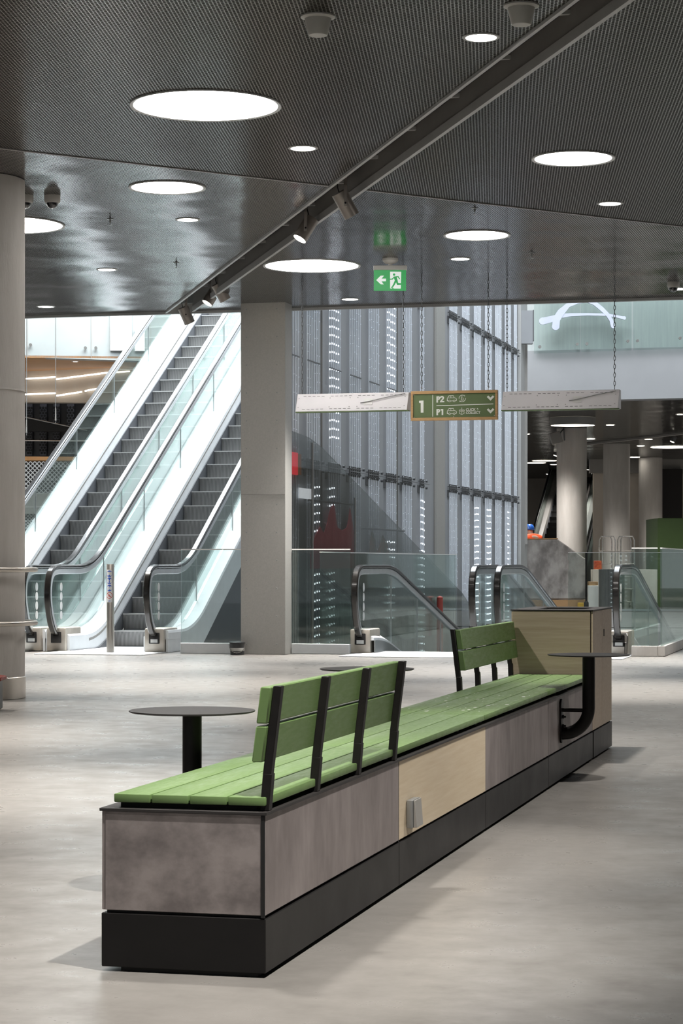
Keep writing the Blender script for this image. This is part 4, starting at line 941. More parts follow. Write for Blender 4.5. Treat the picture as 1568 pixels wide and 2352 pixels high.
for bi, yb in enumerate(YB):
    nT = 6 if bi not in (7, 14) else 3; z0, z1 = -2.2, 8.1
    t = thing('light_tube_bundle', names[bi] + ' along the grey wall', 'light tubes', (XW + 0.1, yb, z0), 'bundles of vertical light tubes')
    ys = [yb + (k - (nT - 1) / 2) * 0.112 for k in range(nT)]
    for y in ys:
        m = MB(); m.tube([(XW + 0.034, y, z0), (XW + 0.034, y, z1)], 0.0115, 8); m.build('tube', mAcr, t)
    for zc in (2.27, 5.05):
        m = MB(); yy0, yy1 = ys[0] - 0.06, ys[-1] + 0.06
        m.box(XW + 0.001, XW + 0.016, yy0, yy1, zc - 0.17, zc - 0.05, 0.003)
        for y in ys:
            m.tube([(XW + 0.034, y, zc - 0.09), (XW + 0.034, y, zc + 0.04)], 0.0135, 8); m.tube([(XW + 0.001, y, zc + 0.01), (XW + 0.055, y, zc + 0.01)], 0.008, 6); m.tube([(XW + 0.001, y, zc - 0.06), (XW + 0.055, y, zc - 0.06)], 0.008, 6)
        m.tube([(XW + 0.05, yy0, zc - 0.025), (XW + 0.05, yy1 + (0.12 if bi == 0 else 0.30), zc - 0.025)], 0.006, 6)
        for dz in (0.02, -0.085): m.lathe([(0.02, 0), (0.02, 0.03)], (XW + 0.03, yy1 + 0.12, zc + dz), 10, (1, 0, 0))
        m.build('clamp', mClamp, t)
    md, mbv = MB(), MB(); bb = bright.get(bi, [])  # small glowing squares painted in place of glints
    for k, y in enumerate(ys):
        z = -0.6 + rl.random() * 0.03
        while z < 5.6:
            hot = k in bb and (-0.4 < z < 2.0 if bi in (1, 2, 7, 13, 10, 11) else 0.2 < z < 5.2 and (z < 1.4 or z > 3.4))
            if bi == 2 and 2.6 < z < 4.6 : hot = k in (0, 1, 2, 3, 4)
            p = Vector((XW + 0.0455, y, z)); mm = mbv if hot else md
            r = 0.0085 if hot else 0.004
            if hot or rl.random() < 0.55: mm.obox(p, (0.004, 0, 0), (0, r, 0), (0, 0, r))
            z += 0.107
    tag(md.build('glint_dots', mGlintD, t, smooth=False), kind='stuff')
    if len(mbv.bm.verts): tag(mbv.build('bright_glint_dots', mLed, t, smooth=False), kind='stuff')  # brighter glowing squares in place of glints, not LEDs
# small horizontal joint rods across the upper tubes
m = MB()
for yb in YB[:7]: m.box(XW + 0.046, XW + 0.055, yb - 0.30, yb + 0.30, 3.488, 3.503)
trim(m, mClamp)
# glass before the curtain; dark tint and raking top stand in for a reflection
XG = -6.75
def og(px, py, X=XG): p = on_x(px, py, X); return (p.y, p.z)
sg = thing('reflection_tint_glass', 'glass screen tinted with a dark raking reflection before the foot of the tube curtain', 'glass screen', (XG, 30, 0))
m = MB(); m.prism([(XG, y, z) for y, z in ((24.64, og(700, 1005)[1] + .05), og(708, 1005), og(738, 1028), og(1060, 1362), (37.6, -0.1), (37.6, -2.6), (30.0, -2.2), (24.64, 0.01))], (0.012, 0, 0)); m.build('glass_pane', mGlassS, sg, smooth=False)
m = MB()
for px, z in ((716, 2.5), (814, 1.9)): y = og(px, 1200)[0]; m.box(XG - .004, XG + .016, y - 0.012, y + 0.012, -1.6, z)
m.build('glass_joint', mPaintG, sg)
# coloured things that show at the foot of the curtain
XP = -6.772
def panel(name, px0, px1, py0, py1, mm, parent=None):
    y0, z1 = og(px0, py0, XP); y1 = og(px1, py0, XP)[0]; z0 = z1 - (py1 - py0) * (y0 * CT - XP * ST) / FPX
    m = MB(); m.box(XP - .012, XP, y0, y1, z0, z1, 0.002); m.box(XW + .002, XP - .011, (y0 + y1) / 2 - .01, (y0 + y1) / 2 + .01, z0 + .02, z0 + .05)
    return m.build(name, mm, parent, loc=None if parent else (XP, y0, z0))
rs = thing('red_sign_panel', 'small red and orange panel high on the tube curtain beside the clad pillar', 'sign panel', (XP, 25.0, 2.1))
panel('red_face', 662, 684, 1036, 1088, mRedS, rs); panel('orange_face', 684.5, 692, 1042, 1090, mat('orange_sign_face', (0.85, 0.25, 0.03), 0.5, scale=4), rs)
o = panel('white_notice', 688, 716, 1120, 1144, emis('lit_notice_face', (0.92, 0.95, 1.0), 0.9)); tag(o, 'small white lit notice panel low on the tube curtain right of the clad pillar', 'sign panel')
def reflection_sheet(name, label, y0, y1, z0, tops, mm):  # coloured sheet added where the glass shows a reflection
    t = thing(name, label, 'reflection_sheet', (-6.77, (y0 + y1) / 2, z0)); m = MB(); n = len(tops) * 6; rings = []
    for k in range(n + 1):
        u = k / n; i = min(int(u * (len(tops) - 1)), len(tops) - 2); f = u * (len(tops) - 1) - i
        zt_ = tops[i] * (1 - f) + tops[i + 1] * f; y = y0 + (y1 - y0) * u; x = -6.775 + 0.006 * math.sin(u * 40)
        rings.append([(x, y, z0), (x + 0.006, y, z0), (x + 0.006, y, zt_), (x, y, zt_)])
    m.loft(rings); m.build('tint_sheet', mm, t)
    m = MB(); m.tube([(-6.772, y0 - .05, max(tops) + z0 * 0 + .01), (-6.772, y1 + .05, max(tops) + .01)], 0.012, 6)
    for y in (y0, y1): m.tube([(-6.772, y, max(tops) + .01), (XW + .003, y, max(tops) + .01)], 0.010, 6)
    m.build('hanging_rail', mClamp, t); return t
reflection_sheet('red_reflection_sheet', 'dull red sheet with peaked top edge, added for a red reflection in the glass', og(716, 1200)[0], og(818, 1200)[0], 0.98, [1.15, 1.35, 1.5, 1.42, 1.65, 1.8, 1.5, 1.46, 1.5, 1.78, 1.3], mRed)
reflection_sheet('brown_reflection_sheet', 'small brown sheet right of the red one, added for a reflection in the glass', og(845, 1200)[0], og(930, 1200)[0], 0.75, [0.9, 1.5, 1.2, 1.45, 1.25, 1.0, 1.1, 0.85], mat('brown_reflection_tint', (0.32, 0.17, 0.10), 0.8, col2=(0.12, 0.16, 0.10), scale=5))
def px_slab(mb, px0, px1, pt0, pt1, pb0, pb1, d0, d1, th):
    """upright slab facing the hall: left edge at distance d0, right edge at d1, real thickness th behind its face"""
    a, b, c, e_ = at(px0, pb0, d0), at(px1, pb1, d1), at(px1, pt1, d1), at(px0, pt0, d0); k = FWD * th
    mb.hexa([a, b, b + k, a + k, e_, c, c + k, e_ + k]); return mb
# red post and hose reel bits on the void side
m = MB(); m.lathe([(0.045, -1.3), (0.045, 0.55), (0, 0.57)], (-6.35, 31.6, 0), 20); o = m.build('red_standpipe', mat('dull_red_paint', (0.36, 0.06, 0.045), 0.5, scale=5), loc=(-6.35, 31.6, -1.3)); tag(o, 'thin red pipe standing behind the left moving ramp glass', 'pipe')
# electrical box and dark riser at the end of the curtain
bx = at(1211, 750, 42.6)
t = thing('wall_cabinet', 'flat grey metal cabinet high at the far end of the tube curtain', 'cabinet', bx)
m = MB(); px_slab(m, 1194, 1224, 713, 713, 789, 789, 42.0, 42.0, 0.2); m.build('cabinet_body', mBlue, t, smooth=False)
m = MB(); px_slab(m, 1224, 1226, 712, 712, 783, 783, 41.98, 41.98, 0.2); m.build('door_edge', mClamp, t, smooth=False)
m = MB(); px_slab(m, 1195, 1211, 789, 789, 1250, 1250, 42.45, 42.45, 0.5); trim(m, mPaintG, smooth=False)

# ================================================================ FAR HALL ON THE RIGHT
DF = 44.0
m = MB(); px_slab(m, 1209, 1640, 806, 795, 922, 913, DF, DF - .3, 0.5); struct(m.build('wall_back', mat('smooth_grey_fascia', (0.27, 0.272, 0.28), 0.6, scale=1.4, col2=(0.25, 0.253, 0.26)), smooth=False))
m = MB(); px_slab(m, 1209, 1640, 600, 600, 806, 795, DF + .25, DF - .05, 0.2); struct(m.build('wall_back', mat('pale_green_grey_wall', (0.40, 0.42, 0.41), 0.5, scale=3, stretch=(6, 6, 0.3), col2=(0.35, 0.37, 0.365)), smooth=False))
for i, (p0, p1) in enumerate(((1226, 1332), (1334, 1450), (1454, 1640))):
    a, b = at(p0, 812 - (p0 - 1226) * .033, DF - .12 - (p0 - 1226) * .0007), at(p1, 812 - (p1 - 1226) * .033, DF - .12 - (p1 - 1226) * .0007)
    t = thing('gallery_glass', ['left pane of gallery glass above the far grey fascia', 'middle pane of gallery glass under the pale arch emblem', 'right pane of gallery glass at the right frame edge'][i], 'glass panel', (a + b) / 2, 'gallery glass panes')
    m = MB(); top = at(p0, 620, DF - .1).z; d = (b - a).normalized(); m.hexa([a, b, b + FWD * .02, a + FWD * .02, Vector((a.x, a.y, top)), Vector((b.x, b.y, top)), Vector((b.x, b.y, top)) + FWD * .02, Vector((a.x, a.y, top)) + FWD * .02]); m.build('glass_pane', mGlass, t, smooth=False)
    m = MB()
    for px, py in ((1239, 797), (1325, 791), (1347, 790), (1441, 784), (1463, 783), (1561, 777)):
        if p0 <= px <= p1: m.lathe([(0.03, 0), (0.03, 0.05), (0, 0.05)], at(px, py, DF - .12 - (px - 1226) * .0007), 14, -FWD)
    m.build('point_fixing', mChrome, t)
ar = thing('arch_emblem', 'pale lilac arch-shaped emblem with a crossbar on the far gallery glass', 'wall emblem', at(1340, 740, DF - .2))
m = MB(); oo = at(1340, 740, DF - .28); kk = DF / FPX
D = Draw(m, oo, RGT, UP, -FWD, 0.06)
def eq(x, y): return ((1140 + x * .27296 - 1340) * kk, (740 - (680 + y * .27296)) * kk)
D.stroke([eq(*p) for p in ((497, 270), (502, 200), (540, 140), (600, 80), (680, 52), (760, 44), (820, 62), (880, 110), (930, 160), (960, 205), (975, 262))], [52 * .273 * kk * 1.15] * 3 + [38 * .273 * kk, 28 * .273 * kk, 26 * .273 * kk, 34 * .273 * kk, 36 * .273 * kk, 32 * .273 * kk, 30 * .273 * kk, 30 * .273 * kk])
D.t = 0.064; D.disc(eq(496, 258), 31 * .273 * kk); D.disc(eq(974, 258), 15 * .273 * kk); D.t = 0.055
D.stroke([eq(*p) for p in ((385, 215), (460, 196), (540, 170), (620, 160), (760, 156), (920, 160), (1000, 172), (1070, 188))], [v * .273 * kk for v in (58, 52, 36, 26, 20, 20, 20, 24)])
D.t = 0.058; D.disc(eq(388, 213), 30 * .273 * kk); D.disc(eq(1068, 187), 15 * .273 * kk)
m.build('emblem', mat('pale_lilac_acrylic', (0.50, 0.53, 0.63), 0.35, scale=3), ar, smooth=False)

CF = 4.34
m = MB(); a = at(1150, 900, DF - .2); 
pts = [at(1100, 900, DF + .1), at(1900, 900, DF + .1), at(2300, 900, 90), at(1000, 900, 90)]
m.prism([(p.x, p.y, CF) for p in pts], (0, 0, 0.05)); struct(m.build('ceiling', mMeshB, smooth=False))
m = MB(); px_slab(m, 1100, 1900, 1080, 1080, 1500, 1500, 86, 86, 0.3); struct(m.build('wall_back', mTan, smooth=False))
m = MB(); px_slab(m, 1363, 1700, 1050, 1050, 1400, 1400, 70.4, 70.4, 0.3); struct(m.build('wall_back', mTan, smooth=False))
m = MB(); px_slab(m, 1355, 1700, 1050, 1050, 1086, 1086, 70.0, 70.0, 0.35); trim(m, mPaintG)
m = MB(); px_slab(m, 1519, 1567, 1077, 1077, 1366, 1366, 69.8, 69.8, 0.15); o = m.build('black_shutter', mBlackW, loc=at(1543, 1366, 69.8)); tag(o, 'tall black shutter at the far right above the green kiosk', 'shutter')
for (px, w, d, l) in ((1312.5, 69, 54, 'nearest concrete column of the far hall, under the drum lamp'), (1415.5, 61, 61, 'second concrete column of the far hall, strongly side-lit'), (1493.5, 54, 69, 'third concrete column of the far hall, beside the black shutter')):
    p = at(px, HOR, d); column('concrete_column', l, p.x, p.y, w / 2 * d / FPX, CF - 0.005, base=False)
# lamps of the far hall
def far_disc(px, py, w, label, mm=mLamp, drum=0.0, kind='disc_ceiling_light'):
    z = CF - drum - .004; p = on_z(px, py, z); d = p.y * CT - p.x * ST; r = w / 2 * d / FPX
    t = thing(kind, label, 'ceiling light', p, 'lamps of the far hall')
    if drum:
        m = MB(); m.lathe([(r, CF - .001), (r, z), (r - .02, z - .004), (r - .02, z + .02)], (p.x, p.y, 0), 48, cap=False); m.build('drum', mPaintG, t)
        m = MB(); m.lathe([(0, z), (r - .02, z), (r - .02, z + .01), (0, z + .01)], (p.x, p.y, 0), 48); m.build('diffuser', mm, t)
    else:
        m = MB(); m.lathe([(0, z - .006), (r, z - .006), (r, z + .002), (0, z + .002)], (p.x, p.y, 0), 32); m.build('diffuser', mm, t)
        m = MB(); m.lathe([(r, z - .008), (r + .03, z - .006), (r + .03, z + .002), (r, z - .008)], (p.x, p.y, 0), 32, cap=False); m.build('rim', mTrim, t)
far_disc(1315, 977, 104, 'warm drum lamp in front of the nearest far-hall column head', mLampW, 0.17)
mF = emis('far_hall_lens', (1.0, 0.95, 0.85), 9.0)
for px, py, w, l in ((1401, 976, 19, 'small far downlight right of the warm drum lamp'), (1356, 1008, 20, 'small far downlight just right of the nearest far column'), (1489, 1009, 18, 'small far downlight between second column and the far spotlight'),
                     (1471, 1024, 17, 'small far downlight above the third far column'), (1540, 1027, 92, 'wide far disc lamp at the right frame edge'), (1457, 1050, 24, 'far disc light touching the second far column'),
                     (1460, 1071, 14, 'tiny far downlight between second and third far columns'), (1560, 1071, 30, 'far disc light above the black shutter'), (1351, 1079, 11, 'tiny far downlight right of the nearest far column, lower down'),
                     (1250, 1058, 56, 'wide warm far disc left of the nearest far column'), (1230, 1063, 46, 'warm far disc nearest the end of the tube curtain'), (1272, 1067, 17, 'small far downlight left of the nearest far column'),
                     (1260, 1089, 13, 'tiny far downlight above the far escalators'), (1210, 997, 13, 'small warm far downlight beside the end of the curtain'), (1561, 952, 14, 'small far downlight at the right edge close under the fascia'), (1209, 1109, 11, 'tiny lowest far downlight at the end of the curtain')):
    far_disc(px, py, w, l, mF if py not in (1058, 1063) else mLampW)
for px, d, l in ((1275, 66, 'far spotlight on a track left of the nearest far column'), (1543, 58, 'far spotlight on a track near the right frame edge')):
    p = at(px, 1015 if px > 1400 else 1047, d); top = CF
    t = thing('track_spotlight', l, 'spotlight', p, 'far hall spotlights'); ax = Vector((-0.35, -0.2, -0.9)).normalized(); q2 = p - ax * 0.24
    m = MB(); m.lathe([(0, 0), (0.07, 0), (0.07, 0.24), (0.06, 0.24), (0.06, 0.235), (0, 0.235)], q2, 20, ax); m.build('body', mClamp, t)
    m = MB(); m.lathe([(0.058, 0.236), (0, 0.236)], q2, 20, ax); m.build('lens', mF, t)
    m = MB(); m.tube([q2, (q2.x, q2.y, top)], 0.015, 6); m.build('stem', mClamp, t)
m = MB(); a, b = on_z(1340, 1019, CF), on_z(1640, 985, CF); bar(m, (a.x, a.y), (b.x, b.y), 0.12, CF - 0.05, CF - 0.002); trim(m, mPaintG)
# loudspeaker box on the far column
p = at(1276, 1006, 53.4); t = thing('wall_loudspeaker', 'tilted grey box loudspeaker on the nearest far column', 'loudspeaker', p)
m = MB(); m.obox(p, (RGT * .8 + UP * .2).normalized() * 0.13, FWD * 0.12, (UP * .9 - RGT * .3).normalized() * 0.14, 0.01); m.build('box', mPaintG, t)
m = MB(); m.tube([p, at(1294, 985, 53.7), at(1296, 1012, 53.7)], 0.02, 6); m.build('bracket', mClamp, t)
# far escalators
for x_px, l in ((1222, 'left far-hall escalator, dark steps behind the nearest far column'), (1352, 'right far-hall escalator, a dark strip right of the nearest far column')):
    pf = at(x_px - 36 if x_px < 1300 else x_px - 26, HOR, 71)
    moving_stair('escalator', l, 'escalator', pf.x, pf.x + 1.55, pf.y, T30, pf.y + 1.47, pf.y + 1.35, pf.y + 9.2, 'far-hall escalators', ystep=pf.y + 1.8, dots=False, decks=mPaintG, detail=False, stepm=mat('dark_far_step', (0.02, 0.02, 0.02), 0.6, scale=4))

# worker, wrapped kiosk, roll cage and building material on the far side
DK = 50.0
kg = at(1275, 1396, DK); kz = 0.0
kk_ = thing('wrapped_kiosk', 'large counter unit wrapped in shiny clear film beyond the glass', 'packed furniture', Vector((kg.x, kg.y, 0)))
def kx(px, py): p = at(px, py, DK); return Vector((p.x, p.y, p.z))
m = MB(); outl = [kx(1196, 1240), kx(1280, 1238), kx(1345, 1284), kx(1345, 1376), kx(1196, 1376)]; m.prism(outl, FWD * 0.9, 0.02); m.build('film_wrapped_body', mFilm, kk_)
m = MB(); b0_, b1_ = kx(1196, 1378), kx(1348, 1378); m.hexa([b0_ - UP * b0_.z + UP * .003, b1_ - UP * b1_.z + UP * .003, b1_ - UP * b1_.z + FWD * .9 + UP * .003, b0_ - UP * b0_.z + FWD * .9 + UP * .003, b0_, b1_, b1_ + FWD * .9, b0_ + FWD * .9]); m.build('pallet_base', mCardb, kk_)
m = MB(); m.prism([kx(1192, 1237.5), kx(1281, 1236), kx(1281, 1238), kx(1192, 1240)], FWD * .9); m.build('board_edge', mCardb, kk_)
# platform the worker stands on
wp_ = at(1222, HOR, DK + 1.9)
zf = at(1207, 1203, DK + 1.9).z - 1.745
t = thing('work_platform', 'low work platform behind the film-wrapped counter', 'platform', Vector((wp_.x, wp_.y, 0)))
m = MB(); m.obox((wp_.x, wp_.y, zf - .02), RGT * .6, FWD * .35, UP * .02, 0.005); m.build('deck', mSteelD, t)
for a in (-.55, .55):
    for b in (-.3, .3):
        m = MB(); q_ = wp_ + RGT * a + FWD * b; m.tube([(q_.x, q_.y, 0.003), (q_.x, q_.y, zf - .04)], 0.025, 8); m.build('leg', mSteelD, t)
def person(base, yaw):
    t = thing('person', 'worker in blue helmet and orange hi-vis jacket, back half turned, behind the wrapped counter', 'person', base, rz=yaw)
    def skin(name, V, E, R, mm, parent, root=0, lv=2):
        me = bpy.data.meshes.new(name); me.from_pydata(V, E, []); o = bpy.data.objects.new(name, me); COL.objects.link(o)
        md = o.modifiers.new('s', 'SKIN'); md.use_smooth_shade = True
        for i, r in enumerate(R):
            rr_ = r if isinstance(r, tuple) else (r, r); me.skin_vertices[0].data[i].radius = rr_
        me.skin_vertices[0].data[root].use_root = True
        sb = o.modifiers.new('b', 'SUBSURF'); sb.levels = lv; sb.render_levels = lv
        dg = bpy.context.evaluated_depsgraph_get(); nm = bpy.data.meshes.new_from_object(o.evaluated_get(dg))
        bpy.data.objects.remove(o); nm.materials.clear(); nm.materials.append(mm); nm.polygons.foreach_set('use_smooth', [True] * len(nm.polygons))
        o = bpy.data.objects.new(name, nm); COL.objects.link(o); o.parent = parent; return o
    V = [(0, 0, .95), (0, 0, 1.10), (0, .01, 1.28), (0, .015, 1.42), (0, -.03, 1.46), (0, -.085, 1.49), (0, -.153, 1.555), (0, -.15, 1.625)]
    E = [(i, i + 1) for i in range(7)]; R = [(.15, .10), (.14, .095), (.155, .10), (.15, .085), .055, .058, .082, .07]
    for s in (-1, 1):
        n = len(V); V += [(s * .09, 0, .90), (s * .095, -.01, .50), (s * .095, .02, .09), (s * .10, -.12, .04)]; E += [(0, n), (n, n + 1), (n + 1, n + 2), (n + 2, n + 3)]; R += [.085, .058, .04, .035]
        n = len(V); V += [(s * .185, .015, 1.41), (s * .23, -.02, 1.14), (s * .17, -.24, 1.08), (s * .14, -.33, 1.09)]; E += [(3, n), (n, n + 1), (n + 1, n + 2), (n + 2, n + 3)]; R += [.055, .043, .03, (.034, .016)]
        h = n + 3
        for f in range(4):
            k = len(V); x = s * (.14 + (f - 1.5) * .021); ln = (.075, .085, .08, .062)[f]
            V += [(x, -.37, 1.09), (x, -.37 - ln * .55, 1.082), (x, -.37 - ln, 1.06)]; E += [(h, k), (k, k + 1), (k + 1, k + 2)]; R += [.010, .009, .008]
        k = len(V); V += [(s * .105, -.32, 1.09), (s * .085, -.365, 1.085)]; E += [(h, k), (k, k + 1)]; R += [.012, .010]
    skin('body', V, E, R, mSkin, t)
    Vj = [(0, 0, .92), (0, 0, 1.10), (0, .01, 1.28), (0, .015, 1.42), (0, -.02, 1.475)]; Ej = [(i, i + 1) for i in range(4)]; Rj = [(.185, .13), (.175, .125), (.19, .13), (.18, .11), .085]
    for s in (-1, 1):
        n = len(Vj); Vj += [(s * .19, .015, 1.415), (s * .235, -.02, 1.14), (s * .175, -.22, 1.082)]; Ej += [(3, n), (n, n + 1), (n + 1, n + 2)]; Rj += [.078, .062, .048]
    skin('hi_vis_jacket', Vj, Ej, Rj, mOrange, t)
    Vt = [(0, 0, .98), (0, 0, .90)]; Et = [(0, 1)]; Rt = [(.165, .115), (.165, .12)]
    for s in (-1, 1):
        n = len(Vt); Vt += [(s * .095, 0, .80), (s * .098, -.008, .50), (s * .096, .02, .12)]; Et += [(1, n), (n, n + 1), (n + 1, n + 2)]; Rt += [.10, .074, .06]
    skin('trousers', Vt, Et, Rt, mNavy, t)
    W0 = wmat(t)
    def hp(v): return W0 @ Vector(v)
    m = MB(); pr = [(0.118, 0.0), (0.118, .02), (0.112, .06), (0.092, .105), (0.055, .135), (0, .143)]; m.lathe(pr, hp((0, -.150, 1.600)), 28, (0, 0.08, 1)); m.lathe([(0.13, 0.0), (0.13, .008), (0.118, .012)], hp((0, -.158, 1.600)), 28, (0, 0.08, 1)); hm = m.build('helmet', mHelmet, t)
    m = MB(); m.obox(hp((0, -.288, 1.607)), (W0.to_3x3() @ Vector((.08, 0, 0))), (W0.to_3x3() @ Vector((0, .05, 0.008))), (0, 0, .005), 0.004); m.build('helmet_peak', mHelmet, hm)
    m = MB()
    for s in (-1, 1): m.lathe([(0.008, -.012), (0.011, 0), (0.008, .012)], hp((s * .032, -.232, 1.560)), 10, W0.to_3x3() @ Vector((0, 1, 0)))
    m.build('eyes', mDome, t)
    m = MB()
    m.obox(hp((0, -.235, 1.520)), W0.to_3x3() @ Vector((.012, 0, 0)), W0.to_3x3() @ Vector((0, .014, 0)), (0, 0, .012), 0.006); m.build('nose', mSkin, t)
    m = MB(); m.obox(hp((0, -.226, 1.487)), W0.to_3x3() @ Vector((.024, 0, 0)), W0.to_3x3() @ Vector((0, .008, 0)), (0, 0, .004), 0.003); m.build('mouth', mat('lips', (0.42, 0.2, 0.17), 0.5, scale=4), t)
    m = MB()
    for s in (-1, 1): m.obox(hp((s * .084, -.148, 1.550)), W0.to_3x3() @ Vector((.008, 0, 0)), W0.to_3x3() @ Vector((0, .016, 0)), (0, 0, .028), 0.006)
    m.build('ears', mSkin, t)
    return t
person((wp_.x, wp_.y, zf + .002), math.radians(215))
# roll cage
a = at(1383, 1396, DK + 0.6); b = at(1456, 1396, DK + 0.6); ztop = at(1420, 1232, DK + 0.6).z
t = thing('roll_cage', 'tall empty chrome roll cage trolley before the far columns', 'trolley', (a + b) / 2 * 1.0); t.location.z = 0
cdir = (b - a).normalized(); wdt = (b - a).length
def cage_pt(u_, v_, z): p = a + cdir * (wdt * u_) + FWD * v_; return (p.x, p.y, z)
m = MB()
for u0, u1 in ((0.0, 0.40), (0.58, 1.0)):
    for v_ in (0.0, 0.6):
        m.tube([cage_pt(u0, v_, 0.16), cage_pt(u0, v_, ztop - .08), cage_pt(u0 + .05, v_, ztop), cage_pt(u1 - .05, v_, ztop), cage_pt(u1, v_, ztop - .08), cage_pt(u1, v_, 0.16)], 0.016, 8)
m.build('frame_tube', mChrome, t)
for z in [0.16 + .29 * k for k in range(int((ztop - .3) / .29) + 1)]:
    m = MB(); m.tube([cage_pt(0, 0, z), cage_pt(1, 0, z)], 0.010, 6); m.tube([cage_pt(0, .6, z), cage_pt(1, .6, z)], 0.010, 6); m.tube([cage_pt(0, 0, z), cage_pt(0, .6, z)], 0.01, 6); m.tube([cage_pt(1, 0, z), cage_pt(1, .6, z)], 0.01, 6); m.build('rung', mChrome, t)
for u_ in (0.05, .95):
    for v_ in (.05, .55):
        m = MB(); m.lathe([(0.06, -.015), (0.06, .015)], cage_pt(u_, v_, 0.065), 16, cdir); m.build('castor', mRubber, t)
        m = MB(); m.tube([cage_pt(u_, v_, 0.09), cage_pt(u_, v_, 0.17)], 0.015, 6); m.build('castor_fork', mSteelD, t)
def stand_slab(name, label, cat, px0, px1, pt, d, th, mm, z0=0.0):
    a, b = at(px0, HOR, d), at(px1, HOR, d); a.z = b.z = z0 + .003; zt_ = at(px0, pt, d).z; k = FWD * th
    m = MB(); m.hexa([a, b, b + k, a + k, Vector((a.x, a.y, zt_)), Vector((b.x, b.y, zt_)), Vector((b.x, b.y, zt_)) + k, Vector((a.x, a.y, zt_)) + k], 0.006)
    return tag(m.build(name, mm, loc=Vector(((a.x + b.x) / 2, (a.y + b.y) / 2, z0)), smooth=False), label, cat)
stand_slab('stone_board', 'large dark grey stone board standing in front of the roll cage', 'board', 1375, 1414, 1307, 49.4, 0.06, mDarkPanel)
stand_slab('stone_board', 'second dark grey stone board, right of the larger board', 'board', 1415, 1434, 1309, 49.6, 0.06, mDarkPanel)
stand_slab('white_carton', 'white wrapped carton between the film-wrapped counter and the stone board', 'box', 1350, 1374, 1345, 49.6, 0.4, mStickW)
c1 = stand_slab('cardboard_box', 'brown cardboard box on top of the white carton', 'box', 1352, 1373, 1336, 49.65, 0.3, mCardb, z0=at(1350, 1345, 49.6).z)
stand_slab('orange_bundle', 'small orange-red bundle on the cardboard box', 'bundle', 1365, 1381, 1288, 50.3, 0.2, mat('orange_red_pack', (0.6, 0.14, 0.03), 0.6, scale=20, col2=(0.4, 0.03, 0.02)), z0=at(1365, 1308, 50.3).z)
stand_slab('packing_crate', 'pale crate carrying the orange bundle behind the cardboard box', 'crate', 1360, 1383, 1308, 50.25, 0.35, mTan)
stand_slab('yellow_case', 'small yellow tool case low at the right end of the film-wrapped counter', 'case', 1328, 1340, 1384.5, 49.4, 0.2, mYellow)
p = at(1346, HOR, 49.3); t = thing('black_post', 'thin black post with wide foot at the right end of the film-wrapped counter', 'post', (p.x, p.y, 0))
m = MB(); m.lathe([(0.025, .02), (0.025, at(1346, 1270, 49.3).z)], (p.x, p.y, 0), 12); m.build('shaft', mBlackM, t)
m = MB(); m.lathe([(0.055, .003), (0.055, .16), (0.03, .2)], (p.x, p.y, 0), 16); m.build('foot', mBlackM, t)
gk = stand_slab('green_kiosk', 'dark green painted kiosk block at the right frame edge', 'kiosk', 1510, 1640, 1190, 52.0, 2.0, mGreenK)
stand_slab('low_counter', 'low grey counter with pale top beyond the right ramp glass', 'counter', 1458, 1509, 1308, 51.0, 0.5, mConc)

# ================================================================ FAR SIDE OF THE ATRIUM, SEEN BEHIND THE ESCALATORS
DB = 42.0
m = MB(); px_slab(m, -60, 640, 560, 560, 816, 840, DB, DB + .6, 0.35); struct(m.build('wall_back', mWhiteW, smooth=False))
m = MB()
for px in (63, 128, 209, 345, 470): px_slab(m, px, px + 1.2, 560, 560, 820 + (px - 57) * .034, 820 + (px - 57) * .034, DB - .01 + (px + 60) * .00085, DB - .01 + (px + 60) * .00085, 0.03)
trim(m, mPaintG, smooth=False)
for px0, px1, t0, b0, l in ((253, 302, 660, 805, 'tall white panel hung high on the far atrium wall'), (310, 332, 757, 806, 'small white panel beside the tall one on the far atrium wall')):
    m = MB(); px_slab(m, px0, px1, t0, t0, b0, b0, DB - .05 + (px0 + 60) * .00085, DB - .05 + (px0 + 60) * .00085, 0.06); trim(m, mDeck, smooth=False)
for (px, py), l in zip(((70, 792), (196, 799), (220, 799)), ('glass fixing near the round column on the white atrium wall', 'left one of a close pair of glass fixings on the white atrium wall', 'right one of a close pair of glass fixings on the white atrium wall')):
    p = at(px, py, DB - .08 + (px + 60) * .00085); m = MB(); m.lathe([(0.03, 0), (0.03, 0.06), (0, 0.06)], p + FWD * .05, 14, -FWD); tag(m.build('glass_fixing', mChrome, loc=p), l, 'fixing', 'glass fixings on the white wall')
zs = at(57, 820, DB).z
def onh(px, py, z): return at(px, py, (z - EYE) / ray(px, py)[2])
a, b, c_, d_ = at(-60, 816, DB), at(640, 840, DB + .6), onh(640, 838, zs), onh(-60, 862, zs)
m = MB(); m.prism([(a.x, a.y, zs), (b.x, b.y, zs), (b.x + FWD.x * .6, b.y + FWD.y * .6, zs), (d_.x, d_.y, zs)], (0, 0, 0.04)); struct(m.build('ceiling', mSoffit, smooth=False))
p = at(173, 833, 42.9); t = thing('downlight', 'tiny downlight in the orange wood soffit across the atrium', 'ceiling light', p); m = MB(); m.lathe([(0.05, zs - .006), (0, zs - .006)], (p.x, p.y, 0), 20, cap=False); m.build('lens', mF, t); m = MB(); m.lathe([(0.05, zs - .01), (0.075, zs - .006), (0.075, zs - .001), (0.05, zs - .01)], (p.x, p.y, 0), 20, cap=False); m.build('rim', mTrim, t)
dl_, dr_ = 45.6, 42.9
m = MB(); px_slab(m, -60, 640, 790, 790, 924, 926, dl_, dr_, 0.3); struct(m.build('wall_back', mBeige, smooth=False))
def dwall(px): return dl_ + (dr_ - dl_) * (px + 60) / 700
